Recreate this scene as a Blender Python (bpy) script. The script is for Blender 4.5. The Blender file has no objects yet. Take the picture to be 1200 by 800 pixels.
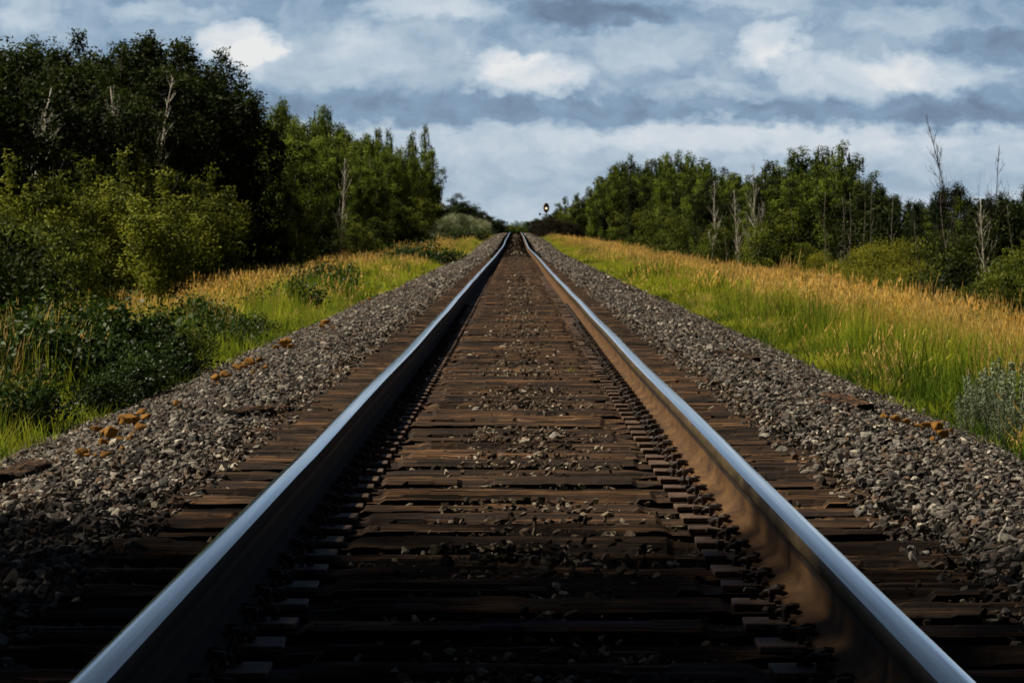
import bpy, bmesh, math, random
import numpy as np
from mathutils import Vector, Matrix, Euler

random.seed(7); rng = np.random.default_rng(7)
R = math.radians
S = bpy.context.scene
COL = S.collection
F = 4300.0                       # focal length in photo pixels (1200 wide)
HC = 0.762                       # camera height over rail top

# ------------------------------------------------------------------ helpers
def tag(o, label=None, cat=None, group=None, kind=None):
    if label: o['label'] = label
    if cat: o['category'] = cat
    if group: o['group'] = group
    if kind: o['kind'] = kind
    return o

def link(o, parent=None):
    COL.objects.link(o)
    if parent is not None: o.parent = parent
    return o

def empty(name, loc=(0,0,0), rz=0):
    o = bpy.data.objects.new(name, None); o.empty_display_size = .1
    COL.objects.link(o); o.location = loc; o.rotation_euler = (0,0,rz)
    return o

def mesh_np(name, V, Fc, mats, smooth=False, mi=None, attrs=None):
    """V (n,3), Fc (m,k) uniform polygons"""
    V = np.asarray(V, dtype=np.float32); Fc = np.asarray(Fc, dtype=np.int32)
    me = bpy.data.meshes.new(name)
    me.vertices.add(len(V)); me.vertices.foreach_set('co', V.ravel())
    m, k = Fc.shape
    me.loops.add(m*k); me.loops.foreach_set('vertex_index', Fc.ravel())
    me.polygons.add(m)
    me.polygons.foreach_set('loop_start', np.arange(0, m*k, k, dtype=np.int32))
    if mi is not None: me.polygons.foreach_set('material_index', np.asarray(mi, dtype=np.int32))
    me.update(calc_edges=True)
    me.polygons.foreach_set('use_smooth', np.full(m, smooth))
    for mt in mats: me.materials.append(mt)
    if attrs:
        for an, (typ, data) in attrs.items():
            a = me.attributes.new(an, typ, 'POINT')
            a.data.foreach_set('vector' if typ == 'FLOAT_VECTOR' else 'value', np.asarray(data).ravel())
    me.validate(verbose=False)
    return me

def obj(name, me, parent=None):
    return link(bpy.data.objects.new(name, me), parent)

class MB:
    """collects quads / tris as lists"""
    def __init__(s): s.v = []; s.f = []
    def add(s, V, Fc):
        n = len(s.v); s.v += [tuple(p) for p in V]; s.f += [tuple(i+n for i in f) for f in Fc]
    def box(s, c, d, rz=0, rx=0, ry=0, taper=1.0):
        M = Euler((rx, ry, rz)).to_matrix(); V = []
        for z in (-.5, .5):
            t = 1 if z < 0 else taper
            for x, y in ((-.5,-.5),(.5,-.5),(.5,.5),(-.5,.5)):
                V.append(Vector(c) + M @ Vector((x*d[0]*t, y*d[1]*t, z*d[2])))
        s.add(V, [(3,2,1,0),(4,5,6,7),(0,1,5,4),(1,2,6,5),(2,3,7,6),(3,0,4,7)])
    def tube(s, pts, rad, n=6, cap=True):
        pts = [Vector(p) for p in pts]; V = []; Fc = []
        up = Vector((0.13, 0.21, 1)).normalized()
        for i, p in enumerate(pts):
            a = pts[max(i-1,0)]; b = pts[min(i+1,len(pts)-1)]
            d = (b-a).normalized()
            u = d.cross(up)
            if u.length < .05: u = d.cross(Vector((1,0,0)))
            u.normalize(); w = d.cross(u)
            r = rad[i] if hasattr(rad, '__len__') else rad
            for k in range(n):
                t = 2*math.pi*k/n
                V.append(p + u*math.cos(t)*r + w*math.sin(t)*r)
        for i in range(len(pts)-1):
            for k in range(n):
                k2 = (k+1) % n
                Fc.append((i*n+k, i*n+k2, (i+1)*n+k2, (i+1)*n+k))
        if cap:
            Fc.append(tuple(range(n))[::-1]); Fc.append(tuple((len(pts)-1)*n+k for k in range(n)))
        s.add(V, Fc)
    def mesh(s, name, mat, smooth=False, bevel=0):
        me = bpy.data.meshes.new(name); me.from_pydata(s.v, [], s.f)
        if bevel:
            bm = bmesh.new(); bm.from_mesh(me)
            bmesh.ops.bevel(bm, geom=bm.edges[:], offset=bevel, segments=1, affect='EDGES')
            bm.to_mesh(me); bm.free()
        me.materials.append(mat)
        me.polygons.foreach_set('use_smooth', [smooth]*len(me.polygons)); me.update()
        return me

# ------------------------------------------------------------------ materials
def nt(name):
    m = bpy.data.materials.new(name); m.use_nodes = True
    t = m.node_tree; t.nodes.clear()
    return m, t
def N(t, typ, **kw):
    n = t.nodes.new(typ)
    for k, v in kw.items():
        if k.startswith('_'): setattr(n, k[1:], v)
        else: n.inputs[k.replace('__', ' ')].default_value = v
    return n
def L(t, a, b): t.links.new(a, b)
def ramp(t, fac, stops, interp='LINEAR'):
    r = t.nodes.new('ShaderNodeValToRGB'); r.color_ramp.interpolation = interp
    e = r.color_ramp.elements
    while len(e) > 1: e.remove(e[-1])
    e[0].position = stops[0][0]; e[0].color = (*stops[0][1], 1)
    for p, c in stops[1:]:
        x = e.new(p); x.color = (*c, 1)
    L(t, fac, r.inputs[0]); return r.outputs[0]
def mathn(t, op, a, b=None, clamp=False):
    n = t.nodes.new('ShaderNodeMath'); n.operation = op; n.use_clamp = clamp
    for i, v in enumerate((a, b)):
        if v is None: continue
        if isinstance(v, (int, float)): n.inputs[i].default_value = v
        else: L(t, v, n.inputs[i])
    return n.outputs[0]
def mixc(t, fac, a, b, typ='MIX'):
    n = t.nodes.new('ShaderNodeMix'); n.data_type = 'RGBA'; n.blend_type = typ
    for s, v in ((0, fac), (6, a), (7, b)):
        if isinstance(v, (int, float)): n.inputs[s].default_value = v
        elif isinstance(v, tuple): n.inputs[s].default_value = (*v, 1)
        else: L(t, v, n.inputs[s])
    return n.outputs[2]
def noise(t, vec, scale, detail=4, rough=.55, dim='3D'):
    n = t.nodes.new('ShaderNodeTexNoise'); n.noise_dimensions = dim
    n.inputs['Scale'].default_value = scale; n.inputs['Detail'].default_value = detail
    n.inputs['Roughness'].default_value = rough
    if vec is not None: L(t, vec, n.inputs['Vector'])
    return n.outputs['Fac']
def mapping(t, vec, scale=(1,1,1), loc=(0,0,0)):
    n = t.nodes.new('ShaderNodeMapping'); n.inputs['Scale'].default_value = scale; n.inputs['Location'].default_value = loc
    L(t, vec, n.inputs['Vector']); return n.outputs[0]
def finish(t, col, rough=.8, metal=0, bump=None, bd=.02, bs=1, spec=.3, transl=None):
    p = t.nodes.new('ShaderNodeBsdfPrincipled')
    if isinstance(col, tuple): p.inputs['Base Color'].default_value = (*col, 1)
    else: L(t, col, p.inputs['Base Color'])
    if isinstance(rough, (int, float)): p.inputs['Roughness'].default_value = rough
    else: L(t, rough, p.inputs['Roughness'])
    if isinstance(metal, (int, float)): p.inputs['Metallic'].default_value = metal
    else: L(t, metal, p.inputs['Metallic'])
    p.inputs['Specular IOR Level'].default_value = spec
    if bump is not None:
        b = t.nodes.new('ShaderNodeBump'); b.inputs['Distance'].default_value = bd; b.inputs['Strength'].default_value = bs
        L(t, bump, b.inputs['Height']); L(t, b.outputs[0], p.inputs['Normal'])
    o = t.nodes.new('ShaderNodeOutputMaterial'); sh = p.outputs[0]
    if transl:
        tr = t.nodes.new('ShaderNodeBsdfTranslucent')
        L(t, col, tr.inputs['Color']) if not isinstance(col, tuple) else None
        mx = t.nodes.new('ShaderNodeMixShader'); mx.inputs[0].default_value = transl
        L(t, sh, mx.inputs[1]); L(t, tr.outputs[0], mx.inputs[2]); sh = mx.outputs[0]
    L(t, sh, o.inputs[0])
def coords(t, kind='Object'): return t.nodes.new('ShaderNodeTexCoord').outputs[kind]
def orand(t): return t.nodes.new('ShaderNodeObjectInfo').outputs['Random']
def worldpos(t): return t.nodes.new('ShaderNodeNewGeometry').outputs['Position']

def leaf_mat(name, dark, mid, light, transl=.35, nscale=.45, rough=.6, spec=.12):
    m, t = nt(name)
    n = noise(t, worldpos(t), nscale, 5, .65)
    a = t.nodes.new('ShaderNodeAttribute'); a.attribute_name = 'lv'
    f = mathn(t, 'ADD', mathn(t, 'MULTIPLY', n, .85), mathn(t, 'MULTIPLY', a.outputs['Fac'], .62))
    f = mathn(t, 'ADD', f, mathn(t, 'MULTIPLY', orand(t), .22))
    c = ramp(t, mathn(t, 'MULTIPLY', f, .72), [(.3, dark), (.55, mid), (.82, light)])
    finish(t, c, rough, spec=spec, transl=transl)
    return m

M = {}
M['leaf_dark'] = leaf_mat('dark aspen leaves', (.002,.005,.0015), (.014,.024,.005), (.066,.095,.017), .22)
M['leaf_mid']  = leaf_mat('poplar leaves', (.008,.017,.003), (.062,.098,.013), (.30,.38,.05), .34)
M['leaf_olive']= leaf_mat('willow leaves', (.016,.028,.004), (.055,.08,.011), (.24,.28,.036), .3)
M['leaf_pale'] = leaf_mat('pale willow leaves', (.14,.17,.09), (.36,.40,.23), (.62,.66,.42), .3)
M['leaf_conifer']=leaf_mat('spruce needles', (.008,.016,.007), (.022,.040,.014), (.055,.08,.025), .15)
M['leaf_weed'] = leaf_mat('low shrub leaves', (.003,.008,.002), (.010,.024,.004), (.07,.13,.02), .22, 2.5, .5, .22)
M['leaf_yellow']=leaf_mat('yellowing bush leaves', (.06,.08,.010), (.16,.18,.018), (.42,.42,.045), .4)
M['leaf_young'] = leaf_mat('bright young aspen leaves', (.02,.035,.006), (.12,.15,.018), (.42,.45,.06), .35)
M['leaf_sage'] = leaf_mat('sage leaves', (.05,.065,.035), (.14,.19,.10), (.42,.50,.30), .2, 3)
M['leaf_rust'] = leaf_mat('rusty dock leaves', (.010,.009,.006), (.024,.018,.010), (.06,.045,.02), .2, 1)

def bark_mat(name, a, b, sc=6):
    m, t = nt(name); v = mapping(t, coords(t), (1,1,.25))
    n = noise(t, v, sc, 5, .7)
    c = ramp(t, n, [(.38, a), (.6, b)])
    finish(t, c, .85, bump=n, bd=.02); return m
M['bark'] = bark_mat('grey brown bark', (.03,.024,.018), (.10,.085,.065))
M['bark_white'] = bark_mat('white birch bark', (.6,.57,.49), (.95,.9,.8), 9)
M['bark_grey'] = bark_mat('weathered grey dead wood', (.15,.135,.11), (.42,.39,.33), 9)

def grass_mat(name, base, mid, tip, alt, transl=.45):
    m, t = nt(name)
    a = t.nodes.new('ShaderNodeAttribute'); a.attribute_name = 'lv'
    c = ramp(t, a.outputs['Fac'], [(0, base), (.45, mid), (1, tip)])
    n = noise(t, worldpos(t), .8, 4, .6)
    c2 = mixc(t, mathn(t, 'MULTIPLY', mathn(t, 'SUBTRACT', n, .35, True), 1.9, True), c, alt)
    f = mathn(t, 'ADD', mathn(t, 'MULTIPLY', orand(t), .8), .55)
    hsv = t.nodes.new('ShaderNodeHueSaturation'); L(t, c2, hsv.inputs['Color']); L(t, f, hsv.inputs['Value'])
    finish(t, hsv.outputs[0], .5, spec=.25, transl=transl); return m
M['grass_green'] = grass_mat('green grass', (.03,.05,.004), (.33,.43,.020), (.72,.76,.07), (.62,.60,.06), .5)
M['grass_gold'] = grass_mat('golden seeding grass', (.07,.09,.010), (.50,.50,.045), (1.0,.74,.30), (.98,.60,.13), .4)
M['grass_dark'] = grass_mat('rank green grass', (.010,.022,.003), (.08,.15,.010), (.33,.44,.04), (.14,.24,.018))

# stones
m, t = nt('crushed stone')
r = orand(t)
c = ramp(t, r, [(0,(.035,.029,.024)),(.18,(.13,.11,.09)),(.34,(.24,.215,.185)),(.48,(.085,.082,.076)),(.58,(.31,.275,.23)),(.70,(.20,.13,.085)),(.80,(.40,.365,.31)),(.88,(.16,.14,.12)),(.965,(.72,.65,.53))], 'CONSTANT')
n = noise(t, coords(t), 1.6, 6, .7)
c = mixc(t, .55, c, ramp(t, n, [(.3,(.3,.28,.25)),(.62,(1,1,1))]), 'MULTIPLY')
hs = t.nodes.new('ShaderNodeHueSaturation'); L(t, c, hs.inputs['Color']); hs.inputs['Value'].default_value = 1.25; c = hs.outputs[0]
finish(t, c, .85, bump=n, bd=.15, bs=.5, spec=.25); M['stone'] = m
m, t = nt('dirty crushed stone between the ties')
c = ramp(t, orand(t), [(0,(.04,.03,.02)),(.18,(.17,.12,.08)),(.42,(.28,.21,.145)),(.58,(.12,.095,.07)),(.68,(.44,.35,.26)),(.88,(.75,.65,.50))], 'CONSTANT')
n = noise(t, coords(t), 1.6, 6, .7); c = mixc(t, .6, c, ramp(t, n, [(.3,(.25,.22,.2)),(.62,(1,1,1))]), 'MULTIPLY')
finish(t, c, .9, bump=n, bd=.15, bs=.5, spec=.2); M['stone_dirty'] = m
def stone_mat(name, a, b, sc=14):
    m, t = nt(name); n = noise(t, coords(t), sc, 5, .7)
    finish(t, ramp(t, n, [(.4,a),(.6,b)]), .8, bump=n, bd=.01); return m
M['stone_orange'] = stone_mat('orange lichen stone', (.10,.05,.015), (.78,.36,.04))
M['stone_white'] = stone_mat('cream quartz stone', (.55,.47,.30), (.80,.72,.52))
M['stone_pale'] = stone_mat('pale limestone', (.42,.39,.33), (.62,.58,.50))

m, t = nt('ballast bed of dirt and small stones')
wp = worldpos(t)
vo = t.nodes.new('ShaderNodeTexVoronoi'); vo.inputs['Scale'].default_value = 18; L(t, wp, vo.inputs['Vector'])
n2 = noise(t, wp, 3, 5, .6)
sep = t.nodes.new('ShaderNodeSeparateXYZ'); L(t, wp, sep.inputs[0])
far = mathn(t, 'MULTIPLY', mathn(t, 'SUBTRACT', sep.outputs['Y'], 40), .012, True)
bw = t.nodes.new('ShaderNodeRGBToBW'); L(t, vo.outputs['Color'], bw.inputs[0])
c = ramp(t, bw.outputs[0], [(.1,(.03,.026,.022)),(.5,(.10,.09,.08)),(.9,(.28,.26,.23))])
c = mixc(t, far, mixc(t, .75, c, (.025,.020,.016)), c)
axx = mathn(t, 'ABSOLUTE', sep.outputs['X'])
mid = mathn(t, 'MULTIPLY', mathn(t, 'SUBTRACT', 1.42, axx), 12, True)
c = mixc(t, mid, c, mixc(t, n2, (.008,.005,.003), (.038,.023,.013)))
finish(t, c, .95, bump=vo.outputs['Distance'], bd=.02, bs=.6); M['bed'] = m

m, t = nt('grassy ground'); n = noise(t, worldpos(t), 1.2, 6, .7)
finish(t, ramp(t, n, [(.3,(.014,.013,.006)),(.55,(.03,.036,.010)),(.75,(.07,.065,.022))]), 1, bump=n, bd=.1); M['ground'] = m

# weathered timber
def timber(name, vary=True):
    m, t = nt(name)
    oc = coords(t); rr = orand(t)
    cmb = t.nodes.new('ShaderNodeCombineXYZ'); L(t, mathn(t,'MULTIPLY',rr,37.), cmb.inputs[0]); L(t, mathn(t,'MULTIPLY',rr,91.), cmb.inputs[1])
    vadd = t.nodes.new('ShaderNodeVectorMath'); L(t, oc, vadd.inputs[0]); L(t, cmb.outputs[0], vadd.inputs[1])
    g = noise(t, mapping(t, vadd.outputs[0], (1.2, 38, 26)), 1.3, 6, .7)
    g2 = noise(t, mapping(t, vadd.outputs[0], (1.7, 6, 6)), 1.4, 5, .6)
    c = ramp(t, g, [(.36,(.004,.0025,.0018)),(.47,(.034,.017,.007)),(.57,(.14,.070,.027)),(.70,(.40,.22,.10))])
    c = mixc(t, mathn(t,'MULTIPLY',mathn(t,'SUBTRACT',g2,.36,True),3.4,True), (.016,.008,.004), c)
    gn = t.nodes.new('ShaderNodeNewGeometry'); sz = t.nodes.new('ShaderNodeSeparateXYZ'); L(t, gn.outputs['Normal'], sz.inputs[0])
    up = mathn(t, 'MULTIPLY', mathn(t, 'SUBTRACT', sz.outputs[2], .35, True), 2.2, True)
    c = mixc(t, up, mixc(t, .93, c, (.003,.002,.0015)), c)      # creosoted flanks blackened in colour as shade; weathered top
    if vary:
        hs = t.nodes.new('ShaderNodeHueSaturation'); L(t, c, hs.inputs['Color']); L(t, mathn(t,'ADD',mathn(t,'MULTIPLY',rr,1.5),.6), hs.inputs['Value']); c = hs.outputs[0]
    finish(t, c, .75, bump=g, bd=.012, bs=.9, spec=.25); return m
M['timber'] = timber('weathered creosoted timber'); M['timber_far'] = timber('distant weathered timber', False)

m, t = nt('polished steel running surface')
wp = worldpos(t)
g = noise(t, mapping(t, wp, (90, .7, 1)), 1, 4, .6)
g3 = noise(t, wp, 1.1, 4, .6)
c = ramp(t, g, [(.3,(.62,.64,.67)),(.5,(.84,.86,.88)),(.72,(.96,.96,.97))])
finish(t, c, mathn(t,'ADD',mathn(t,'MULTIPLY',g,.14),.02), 1.0, bump=g, bd=.0006, bs=.35, spec=.5); M['steel'] = m

def rust(name, a, b, c3, rough=.8):
    m, t = nt(name); wp = worldpos(t)
    n = noise(t, mapping(t, wp, (6, 1.6, 9)), 1.6, 6, .7); n2 = noise(t, wp, 60, 3, .6)
    c = ramp(t, n, [(.32, a), (.5, b), (.68, c3)])
    c = mixc(t, .35, c, ramp(t, n2, [(.35,(.3,.3,.3)),(.65,(1.2,1.15,1.1))]), 'MULTIPLY')
    finish(t, c, rough, bump=n2, bd=.0015, bs=.6, spec=.35); return m
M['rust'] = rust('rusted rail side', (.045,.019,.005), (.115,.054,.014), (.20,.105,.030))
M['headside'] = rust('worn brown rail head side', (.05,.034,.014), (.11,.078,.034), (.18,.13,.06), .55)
M['rust_shade'] = rust('rust darkened as shade', (.018,.010,.005), (.045,.024,.010), (.08,.045,.02))  # shaded copy of the rail rust, its darkness put into the colour
M['plate'] = rust('brown rusted plate', (.05,.030,.020), (.13,.080,.052), (.22,.15,.10), .6)
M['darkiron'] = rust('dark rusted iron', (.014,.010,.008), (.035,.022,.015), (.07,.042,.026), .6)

def flat(name, col, rough=.6, metal=0, nz=.25):
    m, t = nt(name); n = noise(t, coords(t), 7, 4, .6)
    c = mixc(t, nz, col, ramp(t, n, [(.3,(.3,.3,.3)),(.7,(1,1,1))]), 'MULTIPLY')
    finish(t, c, rough, metal); return m
M['black'] = flat('black signal enamel', (.012,.012,.013), .4)
M['galv'] = flat('galvanised mast', (.30,.31,.32), .5, .4)
M['yellowp'] = flat('yellow painted rim', (.65,.36,.06), .5)
m, t = nt('lit signal lens')
e = t.nodes.new('ShaderNodeEmission'); e.inputs[0].default_value = (1,.86,.55,1); e.inputs[1].default_value = 1.3
o_ = t.nodes.new('ShaderNodeOutputMaterial'); L(t, e.outputs[0], o_.inputs[0]); M['lens'] = m

# ------------------------------------------------------------------ terrain functions
ZY = np.array([-50,30,50,75,100,132,170,209,235,262,300,340,400,460,514,545,600,700,1000,3000,9000.])
ZZ = np.array([0,0,.03,.06,.10,.15,.20,.27,.37,.55,.78,.97,1.25,1.5,1.70,1.66,1.2,.0,-1.,-3,-3.])
def zr(y):
    y = np.asarray(y, float)
    return (np.interp(y-4, ZY, ZZ)+np.interp(y, ZY, ZZ)+np.interp(y+4, ZY, ZZ))/3
def xr(y):                      # tiny line faults of the track
    y = np.asarray(y, float)
    return .010*np.sin(y/17.)*np.clip((y-10)/40, 0, 1) + .02*np.sin(y/61.+1)*np.clip((y-60)/80, 0, 1)
CX = np.array([0,1.35,1.75,2.3,3.05,4,5.5,8,10,12,16,40,4000.])
CZ = np.array([-.215,-.215,-.225,-.36,-.57,-.80,-1.05,-1.42,-1.64,-1.70,-1.62,-1.6,-1.6])
def ground(x, y):
    x = np.asarray(x, float); y = np.asarray(y, float)
    w = np.clip((np.abs(x)-3)/3, 0, 1)
    b = .10*np.sin(x*.9+y*.31)*np.sin(y*.17-x*.23)+.05*np.sin(y*.83+x*.5)
    return zr(y) + np.interp(np.abs(x), CX, CZ) + b*w
def gz(x, y): return float(ground(x, y))

# ground sheet
xs = np.concatenate([[-4000,-1500,-500,-200,-100,-60,-40,-30], np.arange(-24,-3,1.0), np.arange(-3,3.01,.5), np.arange(4,25,1.0), [30,40,60,100,200,500,1500,4000]])
ys = np.concatenate([[-600,-200,-60,-20], np.arange(-8,130,1.5), np.arange(130,620,4), [640,680,720,800,900,1000,1300,2000,3500,6000,9000]])
X, Y = np.meshgrid(xs, ys); Z = ground(X, Y)
Z = Z - np.where(np.abs(X) < 3.2, .07, 0)
nx, ny = len(xs), len(ys); ii = np.arange(nx*ny).reshape(ny, nx)
Fg = np.stack([ii[:-1,:-1], ii[:-1,1:], ii[1:,1:], ii[1:,:-1]], -1).reshape(-1,4)
tag(obj('ground', mesh_np('ground', np.stack([X,Y,Z],-1).reshape(-1,3), Fg, [M['ground']], True)), kind='structure')
# ballast bed
xs = np.array([-3.3,-3.05,-2.7,-2.3,-2,-1.75,-1.5,-1.3,-.9,-.5,0,.5,.9,1.3,1.5,1.75,2,2.3,2.7,3.05,3.3]); ys = np.concatenate([np.arange(-6,150,.5), np.arange(150,660,2)])
X, Y = np.meshgrid(xs, ys); Z = ground(X, Y) + rng.normal(0,.006,X.shape)
Z = np.where(np.abs(X) > 3.2, Z-.12, Z)
Z = np.where(np.abs(X) < 1.32, Z-.085, Z)
nx, ny = len(xs), len(ys); ii = np.arange(nx*ny).reshape(ny, nx)
Fg = np.stack([ii[:-1,:-1], ii[:-1,1:], ii[1:,1:], ii[1:,:-1]], -1).reshape(-1,4)
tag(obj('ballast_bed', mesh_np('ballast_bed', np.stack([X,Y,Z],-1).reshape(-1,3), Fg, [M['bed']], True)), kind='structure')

# ------------------------------------------------------------------ scattering with geometry nodes
def scatter(name, P, rot, scl, idx, protos, label, cat):
    me = bpy.data.meshes.new(name); me.vertices.add(len(P)); me.vertices.foreach_set('co', np.asarray(P, np.float32).ravel())
    for an, typ, d in (('rot','FLOAT_VECTOR',rot), ('scl','FLOAT_VECTOR',scl)):
        a = me.attributes.new(an, typ, 'POINT'); a.data.foreach_set('vector', np.asarray(d, np.float32).ravel())
    a = me.attributes.new('idx', 'INT', 'POINT'); a.data.foreach_set('value', np.asarray(idx, np.int32))
    me.update()
    o = obj(name, me); tag(o, label, cat, kind='stuff')
    c = bpy.data.collections.new(name+' pieces')
    for k, pm in enumerate(protos):
        c.objects.link(bpy.data.objects.new('%s_piece_%02d' % (name, k), pm))
    g = bpy.data.node_groups.new(name, 'GeometryNodeTree')
    g.interface.new_socket('Geometry', in_out='INPUT', socket_type='NodeSocketGeometry')
    g.interface.new_socket('Geometry', in_out='OUTPUT', socket_type='NodeSocketGeometry')
    gi = g.nodes.new('NodeGroupInput'); go = g.nodes.new('NodeGroupOutput')
    ci = g.nodes.new('GeometryNodeCollectionInfo'); ci.inputs['Collection'].default_value = c
    ci.inputs['Separate Children'].default_value = True; ci.inputs['Reset Children'].default_value = True
    ip = g.nodes.new('GeometryNodeInstanceOnPoints'); ip.inputs['Pick Instance'].default_value = True
    def na(n, typ):
        q = g.nodes.new('GeometryNodeInputNamedAttribute'); q.data_type = typ; q.inputs['Name'].default_value = n
        return [s for s in q.outputs if s.enabled and s.name == 'Attribute'][0]
    g.links.new(gi.outputs[0], ip.inputs['Points']); g.links.new(ci.outputs[0], ip.inputs['Instance'])
    g.links.new(na('idx','INT'), ip.inputs['Instance Index'])
    er = g.nodes.new('FunctionNodeEulerToRotation'); g.links.new(na('rot','FLOAT_VECTOR'), er.inputs[0])
    g.links.new(er.outputs[0], ip.inputs['Rotation'])
    g.links.new(na('scl','FLOAT_VECTOR'), ip.inputs['Scale']); g.links.new(ip.outputs[0], go.inputs[0])
    md = o.modifiers.new('scatter', 'NODES'); md.node_group = g
    return o

def rock_mesh(name, mat, seed, npts=13, flatz=.75):
    r_ = np.random.default_rng(seed); p = r_.normal(size=(npts,3)); p /= np.linalg.norm(p,axis=1)[:,None]
    p *= r_.uniform(.75,1.1,(npts,1)); p *= np.array([r_.uniform(.85,1.15), r_.uniform(.6,.95), r_.uniform(.45,.8)*flatz/.75])
    bm = bmesh.new()
    for q in p: bm.verts.new(q)
    res = bmesh.ops.convex_hull(bm, input=bm.verts[:])
    bmesh.ops.delete(bm, geom=[v for v in bm.verts if not v.link_faces], context='VERTS')
    bmesh.ops.bevel(bm, geom=bm.edges[:], offset=.07, segments=1, affect='EDGES')
    me = bpy.data.meshes.new(name); bm.to_mesh(me); bm.free(); me.materials.append(mat); return me
rocks = [rock_mesh('crushed_stone', M['stone'], 100+k, 9+k % 6) for k in range(22)]
rocks_d = [rock_mesh('dirty_stone', M['stone_dirty'], 140+k, 8+k % 5, .6) for k in range(14)]

TIE = .495; TIE0 = 3.1; NT = int((545-TIE0)/TIE)
def half_view(y): return .1405*y + 1.1
P = []; SC = []
def shoulder(y0, y1, dens, s0, s1):
    n = int((y1-y0)*2.1*2*dens)
    y = rng.uniform(y0, y1, n); x = rng.uniform(1.18, 3.28, n)*rng.choice([-1,1], n)
    edge = 3.02+.14*np.sin(y*1.7)+.08*np.sin(y*4.1+x)
    keep = (np.abs(x) < half_view(y)) & ((np.abs(x) < edge) | (rng.random(n) < .25)) & ((np.abs(x) > 1.34) | (rng.random(n) < .3))
    x, y = x[keep], y[keep]; n = len(x)
    s = rng.uniform(s0, s1, n)*rng.choice([.7,1,1,1.25], n)
    z = ground(x, y) + rng.uniform(-.008, .028, n)
    P.append(np.stack([x,y,z],-1)); SC.append(s)
shoulder(4.6, 14, 1250, .014, .027); shoulder(14, 35, 1150, .014, .028); shoulder(35, 65, 700, .019, .034)
shoulder(65, 130, 230, .032, .055); shoulder(130, 300, 60, .05, .09); shoulder(300, 540, 22, .08, .13)
SH = (P, SC); P, SC = [], []
def crib(y0, y1, dens, s0, s1):
    n = int((y1-y0)*2.7*dens)
    y = rng.uniform(y0, y1, n); x = rng.uniform(-1.33, 1.33, n)
    ph = ((y-TIE0)/TIE) % 1; incrib = (ph > .25) & (ph < .75)
    pile = .5+.5*np.sin(y*1.9)*np.sin(y*.63+2)
    c = np.exp(-((x-.05)/.40)**2)*(.22+.95*pile**1.3) + .08 + .75*np.clip((np.abs(x)-1.12)/.2,0,1)
    keep = (rng.random(n) < np.where(incrib, c, c*.07*(.2+pile))) & (np.abs(np.abs(x)-.7525) > .21)
    keep &= (np.abs(x) < half_view(y))
    x, y, ph, incrib, c = x[keep], y[keep], ph[keep], incrib[keep], c[keep]; n = len(x)
    s = rng.uniform(s0, s1, n)*rng.choice([.6,1,1,1.35], n)
    z = zr(y) - np.where(incrib, .268 - .082*np.sqrt(np.clip(c,0,1)) - rng.random(n)*.03, .192 - s*.25)
    P.append(np.stack([x,y,z],-1)); SC.append(s)
crib(4.6, 30, 760, .009, .023); crib(30, 70, 300, .014, .026); crib(70, 160, 40, .024, .038); crib(160, 480, 7, .04, .07)

def stones(name, ms, label):
    global P, SC
    P = np.concatenate(P); SC = np.concatenate(SC); n = len(P); print('stones', n)
    rot = np.stack([rng.normal(0,.45,n), rng.normal(0,.45,n), rng.uniform(0,6.28,n)], -1)
    scl = SC[:,None]*rng.uniform(.75,1.3,(n,3))*rng.choice([.6,1,1,1.2],n)[:,None]
    scatter(name, P, rot, scl, rng.integers(0,len(ms),n), ms, label, 'ballast')
    P, SC = [], []
stones('crib_stones', rocks_d, 'brownish stones and grit lying between and on the ties')
P, SC = SH
stones('ballast_stones', rocks, 'grey and brown crushed stone ballast on both shoulders of the track')

# ------------------------------------------------------------------ rails
prof = [(-.076,-.181),(.076,-.181),(.076,-.170),(.050,-.160),(.016,-.147),(.009,-.130),(.008,-.092),(.008,-.065),(.013,-.052),(.032,-.045),(.0355,-.040),(.0345,-.010)]
headR = [(.0345,-.010),(.0325,-.0045),(.024,-.0012),(.010,0)]
right = prof[1:11]+headR
full = right + [(-x, z) for x, z in right[::-1]]
def rail(xc, label, web):
    ys = np.concatenate([np.arange(-3,40,1.0), np.arange(40,200,3), np.arange(200,320,3), np.arange(320,625,5)])
    V = []; k = len(full)
    for y in ys:
        zz = float(zr(y)) + (.004*math.sin(y*.45+xc) if y > 12 else 0)
        xx = xc + float(xr(y))
        for (px, pz) in full: V.append((xx+px, y, zz+pz))
    Fc = []; mi = []
    for i in range(len(ys)-1):
        for j in range(k):
            j2 = (j+1) % k
            Fc.append((i*k+j, (i+1)*k+j, (i+1)*k+j2, i*k+j2))
            zt = min(full[j][1], full[j2][1]); mi.append(1 if zt > -.0095 else 3 if zt > -.041 else 2 if zt > -.093 else 0)  # darkiron strip below the head paints in the head's shadow line
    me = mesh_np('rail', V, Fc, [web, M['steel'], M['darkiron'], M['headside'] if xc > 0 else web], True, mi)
    # sharpish shading at the head edge
    me.set_sharp_from_angle(angle=R(38))
    o = obj('rail', me); tag(o, label, 'rail', 'the two rails of the track')
    return o
GX = .7525
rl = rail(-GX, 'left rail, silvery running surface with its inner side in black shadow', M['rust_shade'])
rr_ = rail(GX, 'right rail, silvery running surface with rusty orange-brown side lit by sun', M['rust'])

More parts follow.
